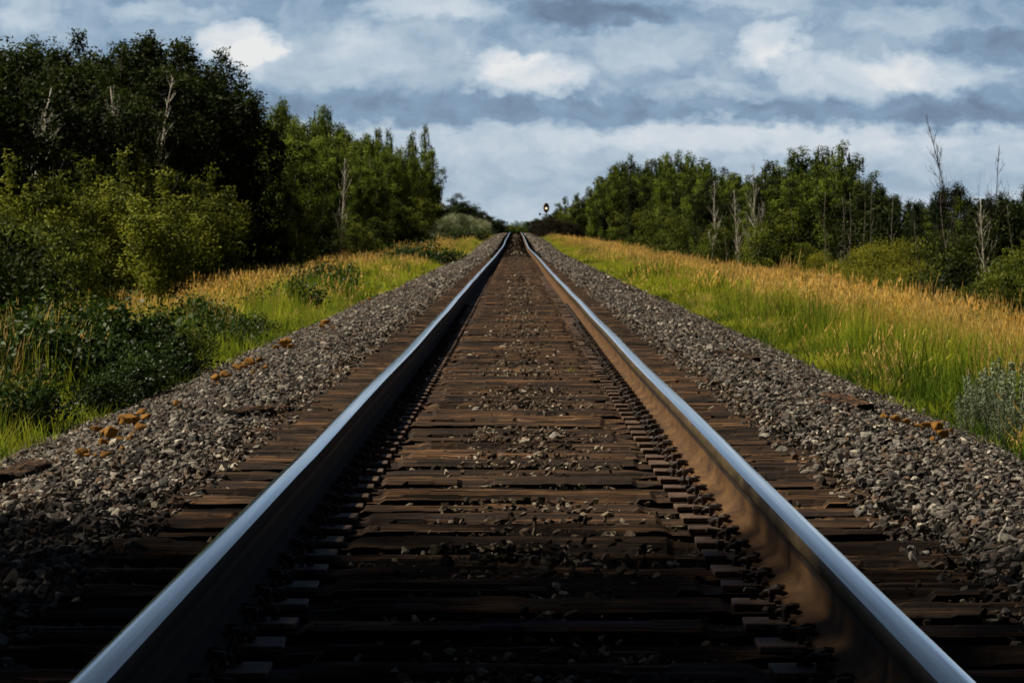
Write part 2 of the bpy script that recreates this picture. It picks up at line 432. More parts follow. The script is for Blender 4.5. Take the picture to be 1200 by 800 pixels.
# anchor that grips the rail foot beside a tie
def anchor_mesh():
    b = MB()
    for s in (-1, 1):
        b.box((s*.082, 0, -.176), (.022,.024,.030)); b.tube([(s*.088,0,-.190),(s*.094,0,-.168),(s*.072,0,-.157),(s*.052,0,-.157)], [.010,.011,.010,.007], 6)
    b.box((0,0,-.196), (.18,.022,.016))
    return b.mesh('rail_anchor', M['darkiron'])
am = anchor_mesh(); cm = None
for rail_o, xc in ((rl,-GX),(rr_,GX)):
    for i in range(96):
        y = TIE0 + i*TIE + TIE*.5*.5 + .02
        o = obj('rail_anchor', am, rail_o); o.location = (xc+float(xr(y)), y-.0+random.uniform(-.006,.006), float(zr(y)))
wb = MB()
for sgn in (1,):
    ring = [(p[0]*1.03, p[1]-.0005 if p[1] > -.16 else p[1]) for p in full if p[1] < -.02]
    for a in ring[:-1]: pass
    pts = [( -a*1.0 - .0025 if a > 0 else a, z) for a, z in [(.076,-.168),(.05,-.158),(.017,-.146),(.010,-.13),(.009,-.065),(.014,-.05)]]
    V = []; Fc = []
    for yy, k in ((-.006,0),(0,.004),(.006,0)):
        for a, z in pts: V.append((a-k, yy, z+.001))
    npt = len(pts)
    for i in range(2):
        for j in range(npt-1): Fc.append((i*npt+j, i*npt+j+1, (i+1)*npt+j+1, (i+1)*npt+j))
    wb.add(V, Fc)
w = obj('weld_seam', wb.mesh('weld_seam', M['darkiron'], True), rr_); w.location = (GX, 10.05, 0)

# ------------------------------------------------------------------ ties
def tie_mesh(seed, nxs=120, nys=11):
    r_ = np.random.default_rng(seed); Lh = 1.295+r_.uniform(-.03,.03); Wd = .228; Hh = .17
    xs = np.linspace(-Lh, Lh, nxs); ys = np.linspace(-Wd/2, Wd/2, nys)
    V = []; Fc = []
    top = np.zeros((nys, nxs))
    for j in range(nys):
        a = r_.normal(0,.0055); f1, f2, p1, p2 = r_.uniform(.8,3), r_.uniform(3,9), r_.uniform(0,6), r_.uniform(0,6)
        top[j] = a + .0015*np.sin(xs*f1+p1) + .001*np.sin(xs*f2+p2) + np.repeat(r_.normal(0,.0022,nxs//5+1),5)[:nxs]
        e = abs(ys[j])/(Wd/2)
        if e > .95: top[j] -= .006 + .004*r_.random() + .004*np.abs(np.sin(xs*r_.uniform(1,4)+p2))
        elif e > .75: top[j] -= .001
    for q in range(r_.integers(2,5)):           # splits
        j = r_.integers(1, nys-1); x0 = r_.uniform(-1.3,1.0); x1 = x0+r_.uniform(.2,1.1)
        top[j] -= np.where((xs > x0) & (xs < x1), .016, 0)
    for q in range(r_.integers(1,4)):           # broken-out edges facing the camera
        x0 = r_.uniform(-1.2,1.1); wq = r_.uniform(.04,.22)
        top[:r_.integers(2,5)] -= .022*(np.abs(xs-x0) < wq)
    seat = np.exp(-((np.abs(xs)-GX)/.235)**8)
    up = .014*np.clip((.50-np.abs(xs-r_.uniform(-.05,.05)))/.012, 0, 1)*(r_.random() < .7)
    top = top*(1-seat*.9) + up
    wav = .004*np.sin(xs*r_.uniform(1,3)+r_.uniform(0,6))+r_.normal(0,.0012,nxs)
    for j in range(nys):
        for i in range(nxs):
            yy = ys[j] + (wav[i] if j in (0, nys-1) else 0)
            V.append((xs[i], yy, min(top[j,i], .03)))
    for j in range(nys-1):
        for i in range(nxs-1):
            a = j*nxs+i; Fc.append((a, a+1, a+nxs+1, a+nxs))
    base = len(V)
    for side, j in ((0,0),(1,nys-1)):
        for i in range(nxs): V.append((xs[i], ys[j]+wav[i]*.3, -Hh))
    for i in range(nxs-1):
        Fc.append((i, base+i, base+i+1, i+1))
        a = (nys-1)*nxs+i; b = base+nxs+i
        Fc.append((a, a+1, b+1, b))
    def endcap(i, flip):
        ring = [j*nxs+i for j in range(nys)]; lo = [base+i, base+nxs+i]
        f = ring + [lo[1], lo[0]]
        return f[::-1] if not flip else f
    me = bpy.data.meshes.new('timber_tie')
    me.from_pydata(V, [], Fc+[endcap(0,True), endcap(nxs-1,False)]); me.materials.append(M['timber']); me.update()
    return me
ties = [tie_mesh(500+k) for k in range(16)]

def plate_mesh():
    b = MB()
    b.box((-.145,0,.008), (.110,.185,.016), ry=0); b.box((.145,0,.008), (.110,.185,.016))
    b.box((0,0,.006), (.18,.185,.012))
    for s in (-1,1): b.box((s*.087,0,.016), (.014,.150,.018))      # shoulders
    return b.mesh('tie_plate', M['plate'], bevel=.0025)
def spike_mesh():
    b = MB()
    b.box((0,0,.014), (.017,.017,.030)); b.box((-.008,0,.034), (.040,.026,.013), ry=.12, taper=.75)
    return b.mesh('spike', M['darkiron'], bevel=.002)
def clip_mesh():
    b = MB()
    b.tube([(.060,-.028,.008),(.062,-.020,.026),(.045,.0,.040),(.018,.014,.042),(-.008,.010,.034),(-.020,-.006,.028),(-.012,-.020,.027)], [.009,.010,.0105,.0105,.010,.009,.008], 7)
    b.box((.058,-.026,.006),(.03,.024,.012))
    return b.mesh('rail_clip', M['darkiron'], True)
pm, sm, clm = plate_mesh(), spike_mesh(), clip_mesh()
tie_lab = {0: 'dark weathered timber tie crossing under both rails, one of the close row'}
for i in range(300):
    y = TIE0 + i*TIE + (random.uniform(-.022,.022))
    z = float(zr(y)) - .199; x = random.uniform(-.03,.03)
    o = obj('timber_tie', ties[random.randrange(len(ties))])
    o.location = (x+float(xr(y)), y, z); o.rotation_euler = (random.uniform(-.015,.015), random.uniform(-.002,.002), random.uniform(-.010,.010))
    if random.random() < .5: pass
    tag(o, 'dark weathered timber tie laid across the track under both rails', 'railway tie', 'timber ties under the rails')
    if i < 170:
        for s in (-1,1):
            p = obj('tie_plate', pm, o); p.location = (s*GX - x, random.uniform(-.008,.008), .004)
            p.rotation_euler = (random.uniform(-.02,.02), 0, random.uniform(-.035,.035))
            if i < 75:
                for q in (-1,1):
                    a = obj('spike', sm, p); a.location = (q*.098, random.uniform(-.055,-.035), .010+random.uniform(0,.008))
                    a.rotation_euler = (0, 0, (0 if q > 0 else math.pi)+random.uniform(-.35,.35))
                    a = obj('spike', sm, p); a.location = (q*random.uniform(.118,.15), random.uniform(.035,.06), .006)
                    a.rotation_euler = (0, 0, random.uniform(0,6.28))
                    a = obj('rail_clip', clm, p); a.scale = (.8,.8,.75); a.location = (q*.074, .012+random.uniform(-.01,.01), .010)
                    a.rotation_euler = (0, random.uniform(-.1,.1), (0 if q > 0 else math.pi)+random.uniform(-.3,.3))
fb = MB()
for i in range(300, NT+30):
    y = TIE0 + i*TIE + random.uniform(-.03,.03); z = float(zr(y))
    fb.box((random.uniform(-.03,.03), y, z-.274+random.uniform(-.008,.008)), (2.6,.228,.15), rz=random.uniform(-.01,.01))
tag(obj('distant_ties', fb.mesh('distant_ties', M['timber_far'])), 'far timber ties merging into one dark brown band near the crest', 'railway ties', kind='stuff')

# ------------------------------------------------------------------ single stones, wood pieces
def place_rock(name, mat, x, y, s, lab, cat='stone', group=None, seed=0, lift=.4, zbase=None, sq=(1,1,1)):
    me = rock_mesh(name, mat, seed+900, 14)
    o = obj(name, me); z = gz(x,y) if zbase is None else zbase+float(zr(y))
    o.location = (x, y, z+s*lift); o.scale = (s*sq[0], s*sq[1], s*sq[2]); o.rotation_euler = (random.uniform(-.4,.4), random.uniform(-.4,.4), random.uniform(0,6))
    tag(o, lab, cat, group); return o
def at(px, py, H):                      # point of the photograph on a level H below the camera
    y = F*H/(py-280); return (px-604)/F*y - .012, y
def on_ground(px, py, up=0.0):
    best = 5.0
    for q in range(60):                 # march to the surface
        z = HC-(py-280)/F*best; x = (px-604)/F*best
        best *= 1 + .5*((z-up-gz(x,best))/(HC-gz(x,best)))
    return (px-604)/F*best, best
x, y = at(461, 777, .93); place_rock('pale_stone', M['stone_white'], x, y, .024, 'cream-white stone lying alone in the dark foreground between the rails', seed=1, zbase=-.20)
x, y = at(556, 478, .93); place_rock('pale_stone', M['stone_pale'], x, y, .042, 'pale grey stone lying between the rails, left of centre on a tie', seed=2, zbase=-.20, sq=(1.2,.9,.7))
x, y = on_ground(1016, 521); place_rock('pale_stone', M['stone_pale'], x, y, .05, 'flat white stone on the right ballast below the orange stones', seed=3, lift=.7)
x, y = on_ground(985, 566); place_rock('pale_stone', M['stone_pale'], x, y, .035, 'small pale stone on the right ballast nearest the tie ends', seed=4, lift=.8)
x, y = at(648, 507, .93); place_rock('pale_stone', M['stone_pale'], x, y, .036, 'pale stone in the heap of gravel between the rails, right of centre', seed=5, zbase=-.20)
x, y = on_ground(237, 490); place_rock('pale_stone', M['stone_pale'], x, y, .038, 'pale stone on the left ballast beside the old dark plank', seed=6, lift=.8)
x, y = on_ground(1010, 605); place_rock('pale_stone', M['stone_white'], x, y, .026, 'small yellowish stone by the tie ends right of the right rail', seed=7, lift=.9)
x, y = on_ground(830, 413); place_rock('pale_stone', M['stone_pale'], x, y, .05, 'round pale stone on the right ballast near the dark stick', seed=8, lift=.8)
orl = [(92,542,8),(100,538,6),(120,543,7),(140,535,6),(127,520,9),(150,505,10),(140,500,7),(168,499,8),(163,513,8),(150,522,6),(110,515,8),(118,527,7),(205,482,6),(250,452,7),(262,447,6),(275,441,7),(283,438,6),(292,434,7),(302,430,6),(332,412,7),(336,408,6),(376,389,5),(380,386,6),(432,356,4)]
orl += [(a+random.uniform(-11,11), b_+random.uniform(-7,7), c_*random.uniform(.5,.8)) for a, b_, c_ in orl]
for k, (px, py, s) in enumerate(orl):
    x, y = on_ground(px, py)
    place_rock('orange_stone', M['stone_orange'], x, y, s*1.15/F*y*1.15, 'orange lichen-covered stone along the left edge of the ballast', 'stone', 'orange stones left of the track', 20+k, lift=1.1)
for k, (px, py, s) in enumerate([(1035,497,6),(1048,500,7),(1060,503,6),(1085,510,8),(1096,514,9),(1104,520,8),(1092,523,6),(1112,513,5),(1075,508,6)]):
    x, y = on_ground(px, py)
    place_rock('orange_stone', M['stone_orange'], x, y, s*1.15/F*y*1.15, 'orange lichen-covered stone along the right edge of the ballast', 'stone', 'orange stones right of the track', 60+k, lift=1.1)
def plank(name, p0, p1, H, w, h, lab):
    (x0,y0), (x1,y1) = on_ground(*p0), on_ground(*p1)
    v = []; b = MB(); n = 7; r_ = random.Random(3)
    pts = [(x0+(x1-x0)*i/n, y0+(y1-y0)*i/n) for i in range(n+1)]
    L_ = math.hypot(x1-x0, y1-y0)
    me = ties[3].copy(); o = obj(name, me)
    o.scale = (L_/2.6, w/.228, h/.17)
    cx_, cy_ = (x0+x1)/2, (y0+y1)/2
    dz = gz(x1,y1)-gz(x0,y0)
    o.location = (cx_, cy_, gz(cx_,cy_)+h*.9+.01); o.rotation_euler = (.06, -math.atan2(dz, L_), math.atan2(y1-y0, x1-x0))
    tag(o, lab, 'plank'); return o
plank('old_plank', (838,418), (885,428), 1.10, .10, .05, 'black weathered plank lying on the right ballast')
plank('old_plank', (968,472), (1012,486), 1.25, .12, .06, 'dark plank at the foot of the grass right of the ballast')
plank('old_plank', (268,493), (330,486), 1.10, .09, .05, 'dark split plank lying on the left ballast near the tie ends')
plank('old_plank', (2,575), (42,557), 1.18, .12, .07, 'dark rotten plank at the far left edge of the ballast')

# ------------------------------------------------------------------ plants
def leaves(P, size, r_, flat=.0, asp=.6, lv=None, upbias=0.0):
    n = len(P)
    a = r_.normal(size=(n,3)); a[:,2] += upbias; a /= np.linalg.norm(a,axis=1)[:,None]
    b = r_.normal(size=(n,3)); b -= (a*b).sum(1)[:,None]*a; b /= np.linalg.norm(b,axis=1)[:,None]
    s = (size*r_.uniform(.6,1.3,n))[:,None]
    V = np.stack([P-a*s, P-b*s*asp*.5-a*s*.1, P+a*s, P+b*s*asp*.5-a*s*.1], 1).reshape(-1,3)
    Fc = np.arange(n*4).reshape(n,4)
    if lv is None: lv = r_.random(n)
    return V, Fc, np.repeat(lv, 4)

def tree_proto(name, seed, h, rad, base, nclus, nleaf, lsize, leafm, barkm, style='aspen', trunk_r=None, csz=.5):
    """returns (trunk mesh, crown mesh)"""
    r_ = np.random.default_rng(seed); b = MB(); rr2 = random.Random(seed)
    lean = r_.normal(0,.03,2); tr = trunk_r or h*.011+.02
    def tp(z): return np.array([lean[0]*z + .02*h*math.sin(z*1.3/h*3+seed), lean[1]*z + .02*h*math.sin(z*1.1/h*3+seed*2), z])
    zs = np.linspace(0, h*.96, 12)
    b.tube([tp(z) for z in zs], [max(tr*(1-z/h*.93), .008) for z in zs], 7)
    C = []; CW = []
    def env(u):                      # crown radius by relative height in the crown
        if style == 'aspen': return (math.sin(math.pi*min(max(u*.88+.10,0),1))**.75)*(1-.25*u)
        if style == 'cone': return (1-u)**.85*.95+.06
        if style == 'bush': return math.sqrt(max(1-(u*1.02-.25)**2/.62, .02))
    k = 0
    if style == 'aspen':
        nl = 9
        for q in range(nl):
            a = 6.283*q/nl*1.0 + r_.uniform(-.4,.4) if q else 0; rq = rad*r_.uniform(.35,.95) if q else 0
            ht = h*(r_.uniform(.66 if name != 'tall_aspen' else .78,.97) if q else 1.0)*(1-.12*rq/rad)
            zb = h*r_.uniform(.10,.30); s0 = tp(zb); tip = tp(h*.95)*np.array([1,1,0])+np.array([math.cos(a)*rq, math.sin(a)*rq, ht])
            m0 = s0*.45+tip*.55; m0[:2] = tip[:2]*.8+s0[:2]*.2; m0[2] = zb+(ht-zb)*.45
            if q: b.tube([s0, m0, tip-np.array([0,0,.3])], [tr*.45, tr*.25, .006], 5, cap=False)
            for c in range(nclus//nl):
                u = (r_.random()**.8); zz_ = base*h + (ht-base*h)*u
                w_ = (1.08-u)**(.40 if name != 'tall_aspen' else .28)*(.7+.6*r_.random()); off = rad*.42*w_
                a3 = r_.uniform(0,6.28); f = min(max((zz_-zb)/(ht-zb),0),1); ax_ = s0*(1-f)+tip*f if f < .01 else (1-f)**2*s0+2*f*(1-f)*m0+f*f*tip
                ro = off*r_.random()**.5
                C.append(np.array([ax_[0]+math.cos(a3)*ro, ax_[1]+math.sin(a3)*ro, zz_])); CW.append(.18+.62*w_)
        k = nclus
    while k < nclus:
        u = r_.random()**(.85 if style != 'cone' else 1.3); z = base*h + u*(h-base*h)
        a = r_.uniform(0, 2*math.pi); lob = 1+.28*math.sin(a*2+seed)+.22*math.sin(a*3+u*7+seed)
        q = rad*env(u)*lob*(r_.random()**.45)
        p = tp(min(z, h*.96)) + np.array([math.cos(a)*q, math.sin(a)*q, 0]); p[2] = z + r_.normal(0,.02*h)
        C.append(p); CW.append((.35+.65*env(u))); k += 1
        if k % 5 == 0 and q > .3*rad:
            zb = z - q*(.9 if style != 'cone' else .1) - .1*h*r_.random(); zb = max(zb, base*h*.5)
            s0 = tp(zb); mid_ = (s0+p)/2 + np.array([0,0,-.06*q])
            rb = tr*.34*(1-zb/h)+.006
            b.tube([s0, mid_, p], [rb, rb*.6, .005], 4, cap=False)
    C = np.array(C); CW = np.array(CW)
    per = (CW/CW.sum()*nleaf).astype(int); PP = []; LV = []
    for c, w_, m_ in zip(C, CW, per):
        sp = csz*(.5+.7*w_)*r_.uniform(.7,1.3)
        g = np.clip(r_.normal(size=(m_,3)), -1.7, 1.7)*np.array([1,1,.75 if style != 'aspen' else 1.25])*sp*(.46 if style != 'aspen' else .33)
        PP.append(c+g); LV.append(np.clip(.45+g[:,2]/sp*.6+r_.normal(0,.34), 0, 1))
    # top and side spires
    for q in range(0 if style == 'bush' else ((0 if name == 'tall_aspen' else 3) if style == 'aspen' else 9)):
        a = r_.uniform(0,6.28); zt = h*(1-.18*r_.random()) if q else h*.97; q2 = rad*.5*r_.random()*(1-(zt/h-.8)*3)
        root = tp(h*.8)+np.array([math.cos(a)*q2, math.sin(a)*q2, 0]); root[2] = zt-.1*h
        ln = h*.13*r_.uniform(.6,1.2); m_ = max(int(nleaf*.006), 12); tt = r_.random(m_)
        PP.append(root+np.stack([r_.uniform(-.2*csz,.2*csz,m_)*(1.1-tt), r_.uniform(-.2*csz,.2*csz,m_)*(1.1-tt), tt*ln], -1)); LV.append(np.full(m_, .6))
    PP = np.concatenate(PP); LV = np.concatenate(LV)
    ok = PP[:,2] > .02; PP, LV = PP[ok], LV[ok]
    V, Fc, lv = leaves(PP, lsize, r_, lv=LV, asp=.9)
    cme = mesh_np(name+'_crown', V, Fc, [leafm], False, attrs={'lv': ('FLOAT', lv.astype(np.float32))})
    return b.mesh(name+'_trunk', barkm, True), cme, h

def dead_proto(seed, h, mat, tr=.05, nb=26, spread=.35, up=.8, depth=2):
    b = MB(); r_ = random.Random(seed)
    pts = [Vector((0,0,0))]; d = Vector((r_.uniform(-.1,.1), r_.uniform(-.1,.1), 1))
    for i in range(10): d = (d+Vector((r_.uniform(-.08,.08), r_.uniform(-.08,.08), .25))).normalized(); pts.append(pts[-1]+d*h/10)
    b.tube(pts, [tr*(1-i/11) + .006 for i in range(11)], 6)
    def br(p, d, ln, rad_, lev):
        q = [p]; dd = d.copy()
        for i in range(4): dd = (dd+Vector((r_.uniform(-.25,.25), r_.uniform(-.25,.25), r_.uniform(-.05,.3)))).normalized(); q.append(q[-1]+dd*ln/4)
        b.tube(q, [rad_, rad_*.8, rad_*.6, rad_*.45, rad_*.25], 4, cap=False)
        if lev > 0:
            for k in range(r_.randint(2,4)):
                i = r_.randint(1,4); br(q[i], (dd+Vector((r_.uniform(-.8,.8), r_.uniform(-.8,.8), r_.uniform(-.1,.6)))).normalized(), ln*r_.uniform(.35,.6), rad_*.5, lev-1)
    for k in range(nb):
        u = r_.uniform(.2,.98); i = min(int(u*10), 9); p = pts[i].lerp(pts[i+1], u*10-i)
        a = r_.uniform(0, 6.28); ln = h*spread*(1.1-u)*r_.uniform(.5,1.2)
        br(p, Vector((math.cos(a), math.sin(a), up)).normalized(), ln, tr*(1-u)*.5+.008, depth-1)
    return b.mesh('dead_tree', mat, True), h

PR = {}
PR['tall'] = [tree_proto('tall_aspen', 11+k, 12, 2.3+.2*k, .10, 300, 30000, .10, M['leaf_dark'], M['bark'], 'aspen', csz=.78) for k in range(4)]
PR['mid']  = [tree_proto('poplar', 31+k, 10, 1.55+.2*k, .08, 260, 20000, .085, M['leaf_mid'], M['bark_grey'], 'aspen', csz=.62) for k in range(4)]
PR['conif']= [tree_proto('young_spruce', 51+k, 6, 1.1, .06, 150, 13000, .05, M['leaf_conifer'], M['bark'], 'cone', csz=.42) for k in range(3)]
PR['bush'] = [tree_proto('willow_bush', 71+k, 4, 1.7+.15*k, .0, 150, 13000, .07, M['leaf_olive'], M['bark'], 'bush', csz=.46, trunk_r=.04) for k in range(4)]
PR['pale'] = [tree_proto('pale_willow', 81+k, 3.2, 1.4, .0, 90, 9000, .06, M['leaf_pale'], M['bark_grey'], 'bush', csz=.55, trunk_r=.03) for k in range(2)]
PR['yellow']=[tree_proto('yellow_bush', 91+k, 2.2, 1.1, .0, 90, 9000, .04, M['leaf_yellow'], M['bark'], 'bush', csz=.42, trunk_r=.02) for k in range(2)]
PR['young'] = [tree_proto('young_aspen', 97, 3.6, .85, .26, 90, 9000, .038, M['leaf_young'], M['bark'], 'aspen', csz=.42, trunk_r=.035)]
PR['darkbush'] = [tree_proto('undergrowth_bush', 111+k, 3.2, 1.7, .0, 80, 8000, .075, M['leaf_dark'], M['bark'], 'bush', csz=.75, trunk_r=.04) for k in range(2)]
PR['rusty'] = [tree_proto('brown_bush', 121, 2.2, 1.2, .0, 70, 5000, .06, M['leaf_rust'], M['bark'], 'bush', csz=.5, trunk_r=.03)]

PR['sparse'] = [tree_proto('shade_poplar', 141+k, 10, 1.9, .10, 90, 9500, .078, M['leaf_mid'], M['bark_grey'], 'aspen', csz=.9) for k in range(2)]  # thin-leaved crowns for the unseen shade trees added near the camera
def tree(name, kind, x, y, h, lab, cat, group=None, wid=1.0):
    tm, cm_, hh = PR[kind][random.randrange(len(PR[kind]))]
    s = h/hh; ws = s*wid
    o = empty(name, (x, y, gz(x,y)-.05), random.uniform(0,6.28)); o.scale = (ws*random.uniform(.9,1.1), ws*random.uniform(.9,1.1), s)
    tag(o, lab, cat, group)
    obj('trunk', tm, o); obj('crown', cm_, o); return o

LO_X = [-400,0,50,80,100,150,200,240,262,285,296,303,318,340,362,380,400,420,450,470,485,500,512,519,524,560,600]
LO_Y = [  40,38,30,52,45,30,34,34,48,78,120,140,118,122,140,122,150,160,148,168,152,135,178,215,250,258,262]
RO_X = [600,640,655,668,700,715,735,760,790,820,838,850,870,890,905,925,945,965,990,1005,1018,1030,1050,1080,1095,1130,1160,1200,1500]
RO_Y = [262,262,240,222,208,192,178,188,176,178,196,208,202,200,186,172,178,166,168,176,196,218,222,236,216,212,224,206,205]
def skyh(x, y, side):
    px = 604 + x*F/y
    top = np.interp(px, LO_X, LO_Y) if side < 0 else np.interp(px, RO_X, RO_Y)
    return HC + (280-top)/F*y - gz(x, y)

# --- left wood
cnt = 0
def too_close(x, y, lst, d): return any((x-a)**2+((y-b)*.7)**2 < d*d for a, b in lst)
lst = []
tries = 0
while cnt < 86 and tries < 6000:                     # big dark aspens
    tries += 1
    y = random.uniform(88, 196); x = -random.uniform(14, 30)
    px = 604+x*F/y
    if px < -75 or px > 288 or too_close(x, y, lst, 1.9): continue
    h = min(skyh(x, y, -1)*random.uniform(.82,1.0), 17)
    lst.append((x,y)); cnt += 1
    tree('aspen_tree', 'tall', x, y, h, 'tall dark-leaved aspen in the big wood at the left of the photo', 'tree', 'dark aspens of the left wood', .95*12/max(h,9)*1.05)
cnt = 0; tries = 0; lst2 = []
while cnt < 110 and tries < 8000:                    # lighter poplars further on
    tries += 1
    y = random.uniform(175, 440); e = np.interp(y, [175,300,440], [13.0,11.5,9.3]); x = -random.uniform(e, e+14)
    px = 604+x*F/y
    if px < 292 or px > 514 or too_close(x, y, lst2, 1.8): continue
    h = min(skyh(x, y, -1)*random.uniform(.80,1.0), 19)
    lst2.append((x,y)); cnt += 1
    tree('poplar_tree', 'mid', x, y, h, 'green poplar in the tree line between the dark left wood and the crest', 'tree', 'poplars along the left of the track', .9*10/max(h,8))
# undergrowth under both
for k in range(60):
    y = random.uniform(90, 420); e = np.interp(y, [90,180,300,440], [14,14.0,12.5,10.5]); x = -random.uniform(e, e+4)
    tree('undergrowth_bush', 'darkbush', x, y, random.uniform(2.6,4.2), 'dark undergrowth bush in the shade at the foot of the left wood', 'bush', 'undergrowth of the left wood')
# olive bushes in front of the wood
for (px, x, h) in [(-30,-13.2,3.9),(10,-12.4,3.7),(25,-14.2,4.6),(60,-12.2,3.9),(85,-13.5,4.6),(110,-11.6,3.3),(140,-13.6,4.4),(165,-12.6,3.9),(185,-13.2,4.8),(215,-12.8,4.3),(240,-13.6,4.3),(0,-10.8,2.4),(45,-10.6,2.2)]:
    y = -x*F/(604-px)
    tree('willow_bush', 'bush', x, y, h, 'olive-green sunlit willow bush in front of the dark wood at left', 'bush', 'willow bushes before the left wood')
for (px, x, h) in [(-25,-8.6,2.3),(12,-8.9,2.5),(48,-9.4,2.5),(80,-10.2,2.5),(-5,-7.6,1.7),(30,-8.0,1.5)]:
    y = -x*F/(604-px)
    tree('undergrowth_bush', 'darkbush' if h < 2.4 else 'bush', x, y, h, 'leafy bush behind the low shrubs at the left edge, hiding the grass', 'bush', 'bushes at the left edge of the verge')
tree('young_tree', 'young', -7.7, 80, 3.6, 'small young tree with a thin bare trunk standing in the grass at left', 'tree', None, 1.35)
for (px, x, h) in [(150,-10.4,4.6),(110,-11,4.4),(225,-11.6,4.4),(170,-12,5.6),(60,-11.2,4.5),(5,-11.4,4.3),(240,-12.8,5.2)]:
    y = -x*F/(604-px)
    tree('young_tree', 'young', x, y, h, 'young yellow-green aspen rising among the willow bushes at left', 'tree', 'young aspens at left', 1.2)
for (px, x, h) in [(440,-10.6,3.4),(468,-10.2,4.0),(455,-11.2,5.2),(485,-9.2,5.0),(330,-12.2,2.6),(415,-11,3.0)]:
    y = -x*F/(604-px)
    tree('willow_bush', 'bush', x, y, h, 'green bush at the foot of the left poplars by the grass', 'bush', 'bushes at the foot of the left poplars')
for (px, y, h) in [(528,395,3.2),(540,420,3.3),(533,440,3.8),(551,450,3.1),(561,470,2.7),(569,490,2.3),(520,380,2.6)]:
    tree('pale_willow', 'pale', (px-604)/F*y, y, h, 'pale grey-green willow bush by the ballast near the left of the crest', 'bush', 'pale willows near the crest')
# --- right wood
cnt = 0; tries = 0; lst3 = []
while cnt < 185 and tries < 9000:
    tries += 1
    y = random.uniform(100, 470); e = np.interp(y, [100,200,330,470], [14.5,13.2,12.0,6.0]); x = random.uniform(e, e+13)
    px = 604+x*F/y
    if px < 662 or px > 1262 or too_close(x, y, lst3, 1.6): continue
    h = min(skyh(x, y, 1)*random.uniform(.78,1.0), 15)
    if h < 2: continue
    lst3.append((x,y)); cnt += 1
    if px > 1022 and random.random() < .8:
        tree('spruce_tree', 'conif', x, y, h*1.0, 'small dark spruce in the low stand at the right edge', 'tree', 'young spruces at right', 1.25)
    elif random.random() < .25:
        tree('aspen_tree', 'tall', x, y, h, 'dark-crowned aspen in the wood right of the track', 'tree', 'dark aspens of the right wood', .95*12/max(h,9)*.9)
    else:
        tree('poplar_tree', 'mid', x, y, h, 'green poplar in the wood right of the track', 'tree', 'poplars of the right wood', .95*10/max(h,7)*1.0)
for k in range(50):
    y = random.uniform(100, 400); e = np.interp(y, [90,200,330,470], [15,13.8,12.6,9]); x = random.uniform(e, e+4)
    tree('undergrowth_bush', 'darkbush', x, y, random.uniform(2.2,3.6), 'dark undergrowth bush in the shade of the right wood', 'bush', 'undergrowth of the right wood')
for (px, x, h) in [(672,7.2,4.6),(690,9.2,4.3),(706,10.2,3.4),(722,11.2,4.3),(742,11.6,4.0),(765,11.6,4.4),(788,11.8,3.7),(806,12,3.9),(838,12.4,3.0),(858,12.4,3.3),(905,12.6,3.4),(922,13.2,3.7),(895,12.6,2.6)]:
    y = x*F/(px-604)
    tree('willow_bush', 'bush', x, y, h, 'rounded green bush at the edge of the right wood above the golden grass', 'bush', 'rounded bushes before the right wood')
for (px, x, h) in [(962,12,1.7),(985,12,1.5),(1010,12.2,1.9),(1035,12,2.2),(1060,12.2,2.3),(1080,12,1.6),(1045,11.6,1.5)]:
    y = x*F/(px-604)
    tree('yellow_bush', 'yellow', x, y, h, 'low yellow-green bush at the foot of the right wood', 'bush', 'yellow-green bushes at right')
for (px, x, h, k) in [(1105,12.4,2.4,'bush'),(1128,11.8,1.7,'darkbush'),(1150,12.3,2.5,'bush'),(1172,11.6,1.8,'bush'),(1215,10.0,2.2,'bush'),(1196,9.6,1.5,'bush'),(1165,10.6,1.4,'darkbush'),(1135,10.9,1.2,'bush'),(1185,12.8,3.0,'darkbush'),(1092,11.7,1.3,'darkbush'),(945,12.6,2.0,'bush')]:
    y = x*F/(px-604)
    tree('willow_bush' if k == 'bush' else 'undergrowth_bush', k, x, y, h, 'leafy bush spilling into the grass from the right wood near the photo edge', 'bush', 'bushes at the right edge of the wood')
tree('willow_bush', 'bush', 11.6, 11.6*F/598, 2.0, 'green bush cut by the right edge of the photo', 'bush')
for (px, y, h) in [(655,425,2.6),(664,420,2.4),(648,415,2.5),(672,420,2.2),(640,418,2.3),(634,422,2.0)]:
    tree('brown_bush', 'rusty', (px-604)/F*y, y, h, 'brownish bush right of the track beneath the signal', 'bush', 'brown bushes near the signal')
# --- beyond the crest
for (px, y, top) in [(518,560,232),(527,575,234),(537,570,235),(546,590,240),(554,600,243),(562,620,246),(570,650,250),(579,700,253),(587,800,257),(523,600,228),(541,620,238),(557,660,248)]:
    x = (px-604)/F*y; tree('aspen_tree', 'tall', x, y, HC+(280-top)/F*y-gz(x,y), 'dark tree in the far row sloping down to the crest at left', 'tree', 'far dark trees left of the crest', 2.1)
for (px, y, top) in [(594,900,260),(600,920,261),(607,900,261),(613,930,260),(619,900,260),(625,900,258),(590,950,259),(604,960,259),(616,960,260)]:
    x = (px-604)/F*y; tree('poplar_tree', 'mid', x, y, HC+(280-top)/F*y-gz(x,y), 'distant green tree closing the view over the end of the track', 'tree', 'distant trees over the end of the track', 2.2)
for (px, y, top) in [(629,640,255),(635,620,253),(641,600,254),(648,590,252),(656,560,246),(645,560,258),(652,600,248)]:
    x = (px-604)/F*y; tree('aspen_tree', 'tall', x, y, HC+(280-top)/F*y-gz(x,y), 'far dark tree beyond the crest right of the track', 'tree', 'far dark trees right of the crest', 2.0)

